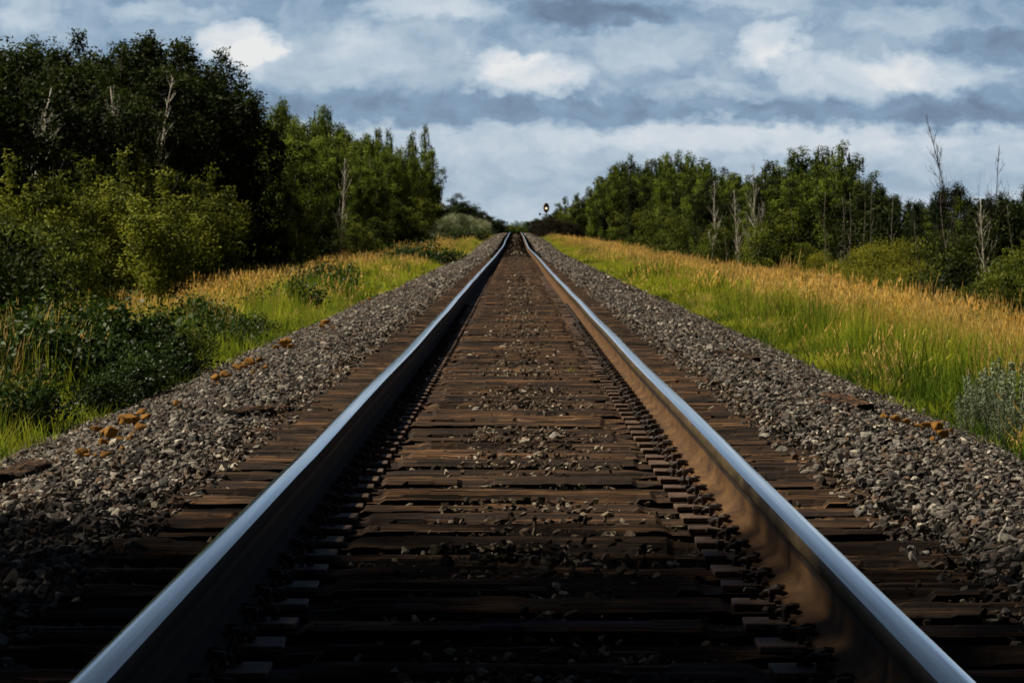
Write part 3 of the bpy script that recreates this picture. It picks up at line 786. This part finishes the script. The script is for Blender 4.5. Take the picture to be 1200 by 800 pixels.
# --- dead and bare trees
deadW = [dead_proto(5+k, 5.0, M['bark_white'], .036, 34, .28, 1.3) for k in range(3)]
deadG = [dead_proto(25+k, 6.0, M['bark_grey'], .038, 18, .16, 1.2, 2) for k in range(3)]
def dead(px, x, topy, lab, protos=deadW, group=None, k=0, tilt=0, name='dead_tree'):
    y = abs(x)*F/abs(px-604); x = math.copysign(x, px-604) if x > 0 else x
    me, hh = protos[k % 3]; o = obj(name, me); g0 = gz(x,y)-.05
    s = (HC+(280-topy)/F*y-g0)/hh; o.location = (x,y,g0); o.scale = (s*.9,s*.9,s); o.rotation_euler = (0, tilt, random.uniform(0,6) if not tilt else 0)
    tag(o, lab, 'dead tree', group); return o
dead(832, 11.7, 212, 'white dead tree with many twigs, leftmost of those right of the track', k=0)
dead(866, 11.9, 222, 'thin white dead tree just left of the tallest white stems, right side', k=1)
dead(880, 11.7, 192, 'tallest white dead stem before the right wood, with upright branches', k=2)
dead(886, 12.0, 236, 'short white dead stem leaning beside the tallest white stem', k=0, tilt=.05)
dead(851, 11.8, 262, 'low grey dead sapling between the white dead trees on the right', protos=deadG, k=1)
for k, px in enumerate([968,985,991,996,1012,1019,1043]):
    dead(px, 12.9+.25*(k%3), random.randint(208,240) if k % 3 else 225, 'slender grey bare trunk, one of the upright row edging the right wood', protos=deadG, group='grey bare trunks at right', k=k)
dead(1142, 12.2, 128, 'tall slender bare tree rising high above the spruces at right, leaning left', protos=[dead_proto(71, 7.5, M['bark'], .032, 34, .26, 2.4, 3)]*3, tilt=-.13, name='bare_tree')
dead(1118, 12.0, 205, 'pale leaning dead trunk left of the tall bare tree, right side', protos=deadG, k=0, tilt=-.10)
dead(1158, 11.6, 232, 'forked pale dead tree with low spreading branches at right', k=1, tilt=-.04)
dead(1168, 12.4, 170, 'bare twiggy grey tree right of the tall bare tree', protos=[dead_proto(73, 6, M['bark'], .028, 26, .3, 2.0, 3)]*3, k=0)
dead(1085, 11.9, 258, 'thin grey dead trunk leaning by the yellow-green bushes', protos=deadG, k=2, tilt=-.16)
dead(1188, 12.2, 240, 'grey bare sapling at the right edge of the photo', protos=deadG, k=1)
dead(325, -12.8, 180, 'white bare trunk showing against the left poplars', k=0)
dead(398, -11.6, 185, 'white dead tree with short twigs at the middle of the left poplars', k=1)
dead(163, -12.9, 88, 'white dead tree with forked limbs high in the dark wood at left', k=2, tilt=.22)
dead(146, -12.9, 100, 'second white dead tree, shorter, in the dark wood at left', k=0, tilt=-.10)
dead(10, -12.9, 98, 'pale dead branches standing in the dark wood at the far left', k=1, tilt=.18)

# --- low dark leafy shrubs beside the left ballast
def shrub_proto(seed, h, rad, nleaf, ls, mat, name='leafy_shrub', nst=16):
    r_ = np.random.default_rng(seed); b = MB(); PP = []
    for k in range(nst):
        a = r_.uniform(0,6.28); q = rad*r_.random()**.6; hh = h*(1-.45*(q/rad)**2)*r_.uniform(.75,1.08)
        p0 = np.array([math.cos(a)*q*.25, math.sin(a)*q*.25, 0]); p2 = np.array([math.cos(a)*q, math.sin(a)*q, hh]); p1 = (p0+p2)/2+np.array([0,0,hh*.12])
        b.tube([p0,p1,p2], [.007,.005,.002], 4, cap=False)
        m_ = nleaf//nst; tt = r_.uniform(.12,1.03,m_)[:,None]
        base = (1-tt)**2*p0 + 2*tt*(1-tt)*p1 + tt**2*p2
        PP.append(base + r_.normal(0, .07*rad/.6+.01, (m_,3))*np.array([1,1,.7]))
    PP = np.concatenate(PP); PP = PP[PP[:,2] > .01]
    V, Fc, lv = leaves(PP, ls, r_, asp=1.1, lv=np.clip(PP[:,2]/h, 0, 1)*.8+r_.random(len(PP))*.2, upbias=.3)
    return b.mesh(name+'_stems', M['bark'], True), mesh_np(name+'_leaves', V, Fc, [mat], False, attrs={'lv': ('FLOAT', lv.astype(np.float32))}), h
shr = [shrub_proto(200+k, .75, .62, 4200, .025, M['leaf_weed'], nst=22) for k in range(3)]
def shrub(name, pr, px, py, X, h, lab, cat, group=None, wid=1):
    y = abs(X)*F/abs(px-604); s = h/pr[2]
    o = empty(name, (X, y, gz(X,y)-.02), random.uniform(0,6.28)); o.scale = (s*wid,s*wid,s); tag(o, lab, cat, group)
    obj('stem', pr[0], o); obj('foliage', pr[1], o); return o
shr2 = [shrub_proto(220+k, .75, .55, 4200, .018, M['leaf_olive'], nst=18) for k in range(2)]
for q_, (px, X, h) in enumerate([(40,-3.9,.80),(95,-3.55,.74),(70,-4.2,.9),(130,-3.7,.82),(150,-3.35,.60),(185,-3.7,.72),(215,-3.4,.55),(240,-3.8,.66),(20,-3.4,.55),(262,-3.4,.42),(110,-4.5,.85),(0,-4.2,.9),(175,-4.3,.7),(285,-3.55,.5),(305,-3.4,.42),(230,-4.3,.75),(262,-4.1,.6),(60,-4.8,1.0),(15,-4.9,1.0),(205,-3.1,.4),(160,-3.0,.38),(120,-3.05,.42)]):
    if q_ % 4 == 2:
        shrub('olive_shrub', shr2[q_ % 2], px, 0, X, h*1.05, 'lighter olive-green shrub among the dark shrubs beside the left ballast', 'shrub', 'olive shrubs beside the left ballast', 1.0); continue
    shrub('leafy_shrub', shr[random.randrange(3)], px, 0, X, h*random.uniform(.8,1.15), 'low dark glossy-leaved shrub beside the ballast at lower left', 'shrub', 'dark shrubs beside the left ballast', 1.1)
shrub('leafy_shrub', shr[0], 338, 0, -3.9, .85, 'dark round shrub on the left verge, third clump along from the camera', 'shrub', None, 1.1)
shrub('leafy_shrub', shr[1], 392, 0, -3.8, .9, 'dark shrub overhanging the left ballast just beyond the orange stones', 'shrub', None, 1.3)
shrub('leafy_shrub', shr[2], 376, 0, -4.7, 1.0, 'dark shrub set back in bright grass on the left verge', 'shrub', None, 1.2)
shrub('leafy_shrub', shr[2], 480, 0, -4.2, 1.1, 'dark green shrub halfway down the left verge', 'shrub', None, 1.6)
shrub('leafy_shrub', shr[0], 493, 0, -3.8, 1.3, 'bigger dark shrub halfway down the left verge, touching the ballast', 'shrub', None, 1.6)
shrub('leafy_shrub', shr[1], 549, 0, -4.4, 1.9, 'far dark shrub by the ballast in front of the pale willows', 'shrub', None, 1.7)

# sage plants at the right edge
def sage_proto(seed, h):
    r_ = np.random.default_rng(seed); b = MB(); PP = []
    for k in range(15):
        a = r_.uniform(0,6.28); q = .17*r_.random()**.5; hh = h*r_.uniform(.6,1.05)
        p0 = np.array([math.cos(a)*q*.6, math.sin(a)*q*.6, 0]); p2 = p0+np.array([math.cos(a)*q*.7, math.sin(a)*q*.7, hh])
        b.tube([p0,(p0+p2)/2,p2], [.005,.004,.002], 4, cap=False)
        m_ = 170; tt = r_.random(m_)[:,None]
        PP.append(p0+(p2-p0)*tt + r_.normal(0,1,(m_,3))*np.array([.022,.022,.01])*(1.25-tt))
    PP = np.concatenate(PP)
    V, Fc, lv = leaves(PP, .013, r_, asp=.8, lv=np.clip(PP[:,2]/h,0,1), upbias=.5)
    return b.mesh('sage_stems', M['bark_grey'], True), mesh_np('sage_leaves', V, Fc, [M['leaf_sage']], False, attrs={'lv': ('FLOAT', lv.astype(np.float32))}), h
sg = [sage_proto(300+k, .55) for k in range(3)]
for k, (px, X, h) in enumerate([(1135,3.08,.40),(1158,3.2,.50),(1180,3.15,.56),(1202,3.3,.60),(1150,3.35,.46),(1190,3.45,.62),(1222,3.2,.55),(1172,3.05,.34)]):
    shrub('sage_plant', sg[k % 3], px, 0, X, h, 'grey-green spiky sage plant beside the ballast at the right edge', 'plant', 'sage plants at the right edge')

# ------------------------------------------------------------------ grass
def clump(name, seed, mat, nb, rad, h0, h1, w, heads=0, lean=.35):
    r_ = np.random.default_rng(seed); V = []; Fc = []; LV = []
    for k in range(nb):
        a = r_.uniform(0,6.28); q = rad*math.sqrt(r_.random()); h = r_.uniform(h0,h1); b0 = np.array([math.cos(a)*q, math.sin(a)*q, -.03])
        d = r_.uniform(0,6.28); ln = lean*r_.random(); dirv = np.array([math.cos(d), math.sin(d), 0]); side = np.array([-math.sin(d+1.2), math.cos(d+1.2), 0])
        n0 = len(V); ns = 4
        hd = heads and r_.random() < heads
        for i in range(ns+1):
            u = i/ns; p = b0 + dirv*ln*h*u**2 + np.array([0,0,h*(u-.25*ln*u*u)])
            ww = w*(1-u)**.6*.5 if not hd else w*.25
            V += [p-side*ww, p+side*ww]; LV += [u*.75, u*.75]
        for i in range(ns): Fc.append((n0+2*i, n0+2*i+1, n0+2*i+3, n0+2*i+2))
        if hd:
            tip = b0 + dirv*ln*h + np.array([0,0,h*(1-.25*ln)])
            hl = h*r_.uniform(.16,.26); dr = (dirv*.5*ln+np.array([0,0,1])+dirv*.25); dr /= np.linalg.norm(dr)
            for q2 in range(4):
                n0 = len(V); s2 = r_.normal(size=3); s2 -= s2.dot(dr)*dr; s2 /= np.linalg.norm(s2)
                c = tip+dr*hl*(q2*.2-.15); wd = w*1.5*(1.15-q2*.2)
                V += [c-dr*hl*.12, c+s2*wd+dr*hl*.12, c+dr*hl*.42, c-s2*wd*.6+dr*hl*.1]; LV += [.95]*4; Fc.append((n0,n0+1,n0+2,n0+3))
    return mesh_np(name, V, Fc, [mat], False, attrs={'lv': ('FLOAT', np.array(LV, np.float32))})
def mkset(nm, s, mat, nb, rad, h0, h1, w, heads): return [clump('%s_clump' % nm, s+k, mat, nb, rad, h0, h1, w, heads) for k in range(5)]
G_near = mkset('green_grass', 400, M['grass_green'], 70, .24, .28, .62, .0085, 0)
G_far  = mkset('green_grass', 410, M['grass_green'], 60, .45, .30, .62, .026, 0)
O_near = mkset('golden_grass', 420, M['grass_gold'], 75, .30, .36, .86, .0065, .40)
O_far  = mkset('golden_grass', 430, M['grass_gold'], 75, .55, .36, .86, .019, .45)
D_near = mkset('rank_grass', 440, M['grass_dark'], 55, .22, .25, .60, .011, 0)

def field(y0, y1, dens, x0=3.0, x1=14.0, side=0):
    n = int((y1-y0)*(x1-x0)*dens*(2 if side == 0 else 1)); y = rng.uniform(y0,y1,n)
    x = rng.uniform(x0,x1,n)*(rng.choice([-1,1],n) if side == 0 else side)
    edge = 3.02+.20*np.sin(y*.9)+.16*np.sin(y*2.3+x)-.35*rng.random(n)**4
    k = (np.abs(x) < half_view(y)+1.2) & (np.abs(x) > edge)
    return x[k], y[k]
def goldness(x, y):
    ax = np.abs(x); a = np.interp(y, [20,60,150,400], [7.2,6.8,6.0,5.2]) + np.where(x < 0, 1.3, .7)*np.clip(1.3-y/150,.25,1)
    return .04+.72/(1+np.exp(-(ax-a+.8*np.sin(y*.21+x*.7)+.5*np.sin(y*.53))*1.25))
def put(name, sets, x, y, s0, s1, lab, cat='grass', hmul=None):
    n = len(x); z = ground(x, y)
    s = rng.uniform(s0, s1, n); ed = np.clip((np.abs(x)-2.9)/.9, .35, 1)*(1+.28*np.sin(x*2.3+y*.9)*np.sin(y*.47-x*1.1))*rng.choice([.65,.85,1,1,1.15,1.35],n,p=[.18,.22,.25,.2,.11,.04])
    sc = np.stack([s, s, s*ed*(hmul if hmul is not None else 1)], -1)
    rot = np.stack([rng.normal(.0,.08,n), rng.normal(.10,.08,n), rng.uniform(0,6.28,n)], -1)
    scatter(name, np.stack([x,y,z],-1), rot, sc, rng.integers(0,len(sets),n), sets, lab, cat)
xa, ya = field(15, 70, 17); g = rng.random(len(xa)) < goldness(xa, ya)
thin = ~((xa < -2.9) & (xa > -5.0) & (ya > 22) & (ya < 50) & (rng.random(len(xa)) < .62)); xa, ya, g = xa[thin], ya[thin], g[thin]
dk = ~g & (rng.random(len(xa)) < np.where(xa < 0, .45*(np.abs(xa) < 4.6), .34*(np.abs(xa) < 5.2)+.12+.35*(ya < 34)))  # rank tufts; the extra dark ones at near right stand in for shade
put('green_grass', G_near, xa[~g & ~dk], ya[~g & ~dk], .75, 1.2, 'bright green grass on the near verges beside the ballast')
put('rank_grass', D_near, xa[dk], ya[dk], .8, 1.25, 'darker rank green grass tufts at the near ballast edges')
put('golden_grass', O_near, xa[g], ya[g], .62, .98, 'golden seeding grass with orange heads on the near verges')
xb, yb = field(70, 160, 6.5); g2 = rng.random(len(xb)) < goldness(xb, yb)
xc, yc = field(160, 540, 2.6); g3 = rng.random(len(xc)) < goldness(xc, yc)
D_far = mkset('rank_grass', 450, M['grass_dark'], 55, .40, .30, .66, .028, 0)
xx = np.concatenate([xb[~g2], xc[~g3]]); yy = np.concatenate([yb[~g2], yc[~g3]])
pt = (np.sin(xx*1.9+yy*.37)*np.sin(yy*.23-xx) + rng.normal(0,.5,len(xx))) > .55
put('distant_rank_grass', D_far, xx[pt], yy[pt], .8, 1.3, 'darker grass patches scattered through the distant green verges')
xx, yy = xx[~pt], yy[~pt]
put('distant_green_grass', G_far, xx, yy, .8, 1.25, 'strip of green grass running along both ballast edges into the distance')
xx = np.concatenate([xb[g2], xc[g3]]); yy = np.concatenate([yb[g2], yc[g3]])
put('distant_golden_grass', O_far, xx, yy, .70, 1.0, 'golden grass running along both verges into the distance')

# reeds in the right grass
def reed(px, X, h, lab, seed):
    y = X*F/(px-604); r_ = random.Random(seed); b = MB()
    o = empty('tall_weed', (X, y, gz(X,y)-.02), r_.uniform(-.3,.3)); tag(o, lab, 'weed')
    b.tube([(0,0,0),(.01,0,h*.5),(.03,0,h)], [.006,.005,.003], 5); obj('stem', b.mesh('weed_stem', M['grass_green'], True), o)
    for k in range(6):
        z = h*(.25+.13*k); a = r_.uniform(0,6.28); l = h*.30*r_.uniform(.7,1.1); d = np.array([math.cos(a), math.sin(a), 0]); s_ = np.array([-d[1], d[0], 0])*.008
        V = []; 
        for i in range(5):
            u = i/4; p = np.array([.02*z/h,0,z])+d*l*u+np.array([0,0,l*(.9*u-.75*u*u)]); V += [p-s_*(1-u)**.5, p+s_*(1-u)**.5]
        me = mesh_np('leaf', V, [(2*i,2*i+1,2*i+3,2*i+2) for i in range(4)], [M['grass_green']], True, attrs={'lv': ('FLOAT', np.full(10,.9,np.float32))}); obj('leaf', me, o)
reed(1018, 3.25, .62, 'pale tall weed with drooping leaves at the front of the right grass', 1)
reed(1078, 3.45, .70, 'second tall pale weed, nearer the right edge, standing in dark green grass', 2)
reed(1106, 3.7, .75, 'thin tall weed in green grass left of the sage plants', 3)
# sprig between the rails
x, y = at(668, 437, .95)
o = obj('grass_sprig', clump('grass_sprig', 77, M['grass_green'], 12, .03, .07, .15, .008)); o.location = (x, y, float(zr(y))-.21); tag(o, 'small green sprig growing by a tie inside the right rail', 'weed')

# ------------------------------------------------------------------ signal by the crest
sy = 430.; sx = (640-604)/F*sy
g0 = gz(sx, sy); sg_o = empty('railway_signal', (sx, sy, g0)); tag(sg_o, 'small railway signal on a mast above far bushes right of the crest', 'signal')
ztop = HC+(280-238)/F*sy - g0
b = MB(); b.tube([(0,0,0),(0,0,ztop-.5)], .07, 8); b.box((0,0,.15),(.4,.4,.3)); obj('mast', b.mesh('mast', M['galv']), sg_o)
b = MB(); n_ = 24
pts = [(math.cos(2*math.pi*k/n_)*.27, math.sin(2*math.pi*k/n_)*.50) for k in range(n_)]
b.add([(p[0],0,p[1]) for p in pts]+[(p[0],.06,p[1]) for p in pts], [tuple(range(n_)), tuple(range(2*n_-1,n_-1,-1))]+[((k+1)%n_,k,n_+k,n_+(k+1)%n_) for k in range(n_)])
hd = obj('signal_head', b.mesh('signal_head', M['black']), sg_o); hd.location = (0,-.12,ztop-.56)
b = MB(); pp = [(p[0]*1.08, -.01, p[1]*1.05) for p in pts]; b.tube(pp+[pp[0]], .07, 5, cap=False); obj('rim', b.mesh('rim', M['yellowp']), hd)
for zl, mm in ((.22,'black'),(-.06,'lens'),(-.32,'black')):
    b = MB(); b.tube([(0,-.02,0),(0,-.05,0)], .13, 14); ln = obj('lens', b.mesh('lens', M[mm]), hd); ln.location = (0,-.01,zl)
    b = MB(); V = []; 
    for yy_ in (-.03,-.28):
        for k in range(9): a = math.pi*k/8; V.append((math.cos(a)*.15, yy_, math.sin(a)*.15))
    b.add(V, [(k,k+1,9+k+1,9+k) for k in range(8)]); hv = obj('hood', b.mesh('hood', M['black'], True), hd); hv.location = (0,0,zl)
b = MB(); b.box((-.35,0,ztop-1.35),(.8,.06,.06)); b.box((-.75,0,ztop-1.3),(.22,.18,.28)); obj('bracket', b.mesh('bracket', M['galv']), sg_o)
b = MB()
for s_ in (-.2,.2): b.tube([(s_,.25,.0),(s_,.25,ztop-1.2)], .02, 5)
for k in range(12): b.tube([(-.2,.25,.3+k*.33),(.2,.25,.3+k*.33)], .015, 4)
obj('ladder', b.mesh('ladder', M['galv']), sg_o)

# ------------------------------------------------------------------ unseen poplars added left of the camera to shade the near track
for (x, y, h, k) in [(-12,6.6,23,'sparse'),(-13.2,9.4,25,'sparse'),(-15.2,12.2,27,'sparse'),(-9.8,7.0,14,'sparse'),(-9.5,4.4,14,'mid'),(-9.2,10.6,10.5,'sparse'),(-17,8.6,27,'sparse'),(-19,11.0,28,'sparse'),(-20.5,8.8,30,'sparse')]:
    tree('poplar_tree', k, x, y, h, 'tall unseen poplar added left of the camera to shade the near track', 'tree', 'added shade trees beside the camera', 1.1)

# ------------------------------------------------------------------ light
EL, AZ = 49., 285.          # sun to the left, a little ahead of the camera
az = R(AZ); el = R(EL)
sd = Vector((math.sin(az)*math.cos(el), math.cos(az)*math.cos(el), math.sin(el)))
sun = bpy.data.lights.new('sun', 'SUN'); sun.energy = 5.0; sun.angle = R(1.0); sun.color = (1,.90,.74)
so = bpy.data.objects.new('sun', sun); COL.objects.link(so); so.rotation_euler = sd.to_track_quat('Z','Y').to_euler()

W = bpy.data.worlds.new('World'); S.world = W; W.use_nodes = True
t = W.node_tree; t.nodes.clear()
sky = t.nodes.new('ShaderNodeTexSky'); sky.sky_type = 'NISHITA'; sky.sun_disc = False; sky.sun_elevation = el; sky.sun_rotation = az
dirv = coords(t, 'Generated'); sp = t.nodes.new('ShaderNodeSeparateXYZ'); L(t, dirv, sp.inputs[0])
azd = mathn(t, 'MULTIPLY', mathn(t, 'ARCTAN2', sp.outputs[0], sp.outputs[1]), 57.2958)
eld = mathn(t, 'MULTIPLY', mathn(t, 'ARCSINE', sp.outputs[2]), 57.2958)
cv = t.nodes.new('ShaderNodeCombineXYZ'); L(t, azd, cv.inputs[0]); L(t, eld, cv.inputs[1])
def warp(scale, sx_, amp, seed):
    n_ = t.nodes.new('ShaderNodeTexNoise'); n_.inputs['Scale'].default_value = scale; n_.inputs['Detail'].default_value = 6; n_.inputs['Roughness'].default_value = .55
    L(t, mapping(t, cv.outputs[0], (1, sx_, 1), (seed, seed*2, 0)), n_.inputs['Vector'])
    s_ = t.nodes.new('ShaderNodeVectorMath'); s_.operation = 'SUBTRACT'; L(t, n_.outputs['Color'], s_.inputs[0]); s_.inputs[1].default_value = (.5,.5,.5)
    q = t.nodes.new('ShaderNodeVectorMath'); q.operation = 'MULTIPLY'; L(t, s_.outputs[0], q.inputs[0]); q.inputs[1].default_value = amp
    return q.outputs[0]
a1 = t.nodes.new('ShaderNodeVectorMath'); L(t, cv.outputs[0], a1.inputs[0]); L(t, warp(.9, 1.6, (1.6,.75,0), 3.1), a1.inputs[1])
a2 = t.nodes.new('ShaderNodeVectorMath'); L(t, a1.outputs[0], a2.inputs[0]); L(t, warp(4.0, 1.3, (.46,.34,0), 8.2), a2.inputs[1])
ws = t.nodes.new('ShaderNodeSeparateXYZ'); L(t, a2.outputs[0], ws.inputs[0]); wa, we = ws.outputs[0], ws.outputs[1]
# layered brightness by elevation (degrees)
def lin(v, pts):
    r = t.nodes.new('ShaderNodeFloatCurve'); cu = r.mapping.curves[0]
    lo, hi = pts[0][0], pts[-1][0]; q = mathn(t, 'MULTIPLY', mathn(t, 'SUBTRACT', v, lo), 1/(hi-lo), True)
    while len(cu.points) < len(pts): cu.points.new(.5,.5)
    for p_, (x_, y_) in zip(cu.points, pts): p_.location = ((x_-lo)/(hi-lo), y_)
    for p_ in cu.points: p_.handle_type = 'VECTOR'
    r.mapping.update(); L(t, q, r.inputs['Value']); return r.outputs[0]
val = lin(we, [(-2,.72),(0,.73),(.5,.70),(.9,.62),(1.3,.70),(1.72,.73),(1.84,.48),(2.15,.46),(2.4,.56),(3.0,.58),(3.4,.54),(4.2,.48),(5.5,.28),(8,.10),(20,.04)])
def blob(px, py, sx_, sy_, w_):
    a0, e0 = (px-604)/75., (280-py)/75.
    da = mathn(t, 'MULTIPLY', mathn(t, 'SUBTRACT', wa, a0), 75./sx_); de = mathn(t, 'MULTIPLY', mathn(t, 'SUBTRACT', we, e0), 75./sy_)
    d2 = mathn(t, 'ADD', mathn(t, 'MULTIPLY', da, da), mathn(t, 'MULTIPLY', de, de))
    sm_ = mathn(t, 'MULTIPLY', mathn(t, 'SUBTRACT', 1, mathn(t, 'MULTIPLY', d2, .5), True), 1.3, True)
    return mathn(t, 'MULTIPLY', sm_, w_)
for bb in [(285,52,34,26,.36),(300,70,22,22,.12),(615,88,65,22,.26),(590,76,34,14,.14),(660,98,40,13,.10),(900,52,34,24,.26),(925,70,28,16,.12),(1010,92,70,24,.22),(1090,85,60,22,.16),
           (830,110,60,12,.12),(380,70,80,30,.10),(480,60,70,40,.06),(30,20,40,22,.16),(500,10,70,16,.22),(700,18,90,15,-.15),(880,-6,70,14,.16),(1160,55,80,20,-.12),(1050,30,60,14,.10),
           (1120,140,110,20,-.03),(120,90,90,40,-.05),(900,165,200,12,.10),(200,15,70,12,.12),(760,60,60,22,.10)]:
    val = mathn(t, 'ADD', val, blob(*bb))
fb2 = noise(t, mapping(t, a1.outputs[0], (1,1.6,1)), 1.7, 7, .5)
val = mathn(t, 'ADD', val, mathn(t, 'MULTIPLY', mathn(t, 'SUBTRACT', fb2, .5), .34))
side_dim = ramp(t, mathn(t, 'DIVIDE', mathn(t, 'ABSOLUTE', azd), 180.), [(.06,(1,1,1)),(.20,(.20,.20,.21)),(1,(.12,.12,.13))])
cc = ramp(t, val, [(.0,(.008,.013,.024)),(.20,(.045,.072,.12)),(.38,(.15,.225,.345)),(.50,(.235,.36,.52)),(.62,(.40,.52,.65)),(.76,(.59,.68,.78)),(1.0,(.88,.89,.90))])
cc = mixc(t, 1.0, cc, side_dim, 'MULTIPLY')
skyc = mixc(t, 1.0, sky.outputs[0], (.06,.06,.06), 'MULTIPLY')
fin = mixc(t, .88, skyc, cc)
bg = t.nodes.new('ShaderNodeBackground'); L(t, fin, bg.inputs[0]); bg.inputs[1].default_value = 1.0
wo = t.nodes.new('ShaderNodeOutputWorld'); L(t, bg.outputs[0], wo.inputs[0])

# ------------------------------------------------------------------ camera
cam = bpy.data.cameras.new('camera'); co = bpy.data.objects.new('camera', cam); COL.objects.link(co)
cam.sensor_width = 36; cam.lens = F/1200*36; cam.clip_start = .1; cam.clip_end = 20000
co.location = (-.012, 0, HC)
co.rotation_euler = (math.pi/2 - math.atan(120/F), 0, math.atan(4/F))
cam.dof.use_dof = True; cam.dof.focus_distance = 12; cam.dof.aperture_fstop = 28
S.camera = co

S.render.engine = 'CYCLES'; S.cycles.max_bounces = 5; S.cycles.diffuse_bounces = 2; S.cycles.glossy_bounces = 3; S.cycles.transmission_bounces = 3
S.view_settings.view_transform = 'Standard'; S.view_settings.look = 'None'; S.view_settings.exposure = 0
S.render.resolution_x = 1024; S.render.resolution_y = 682
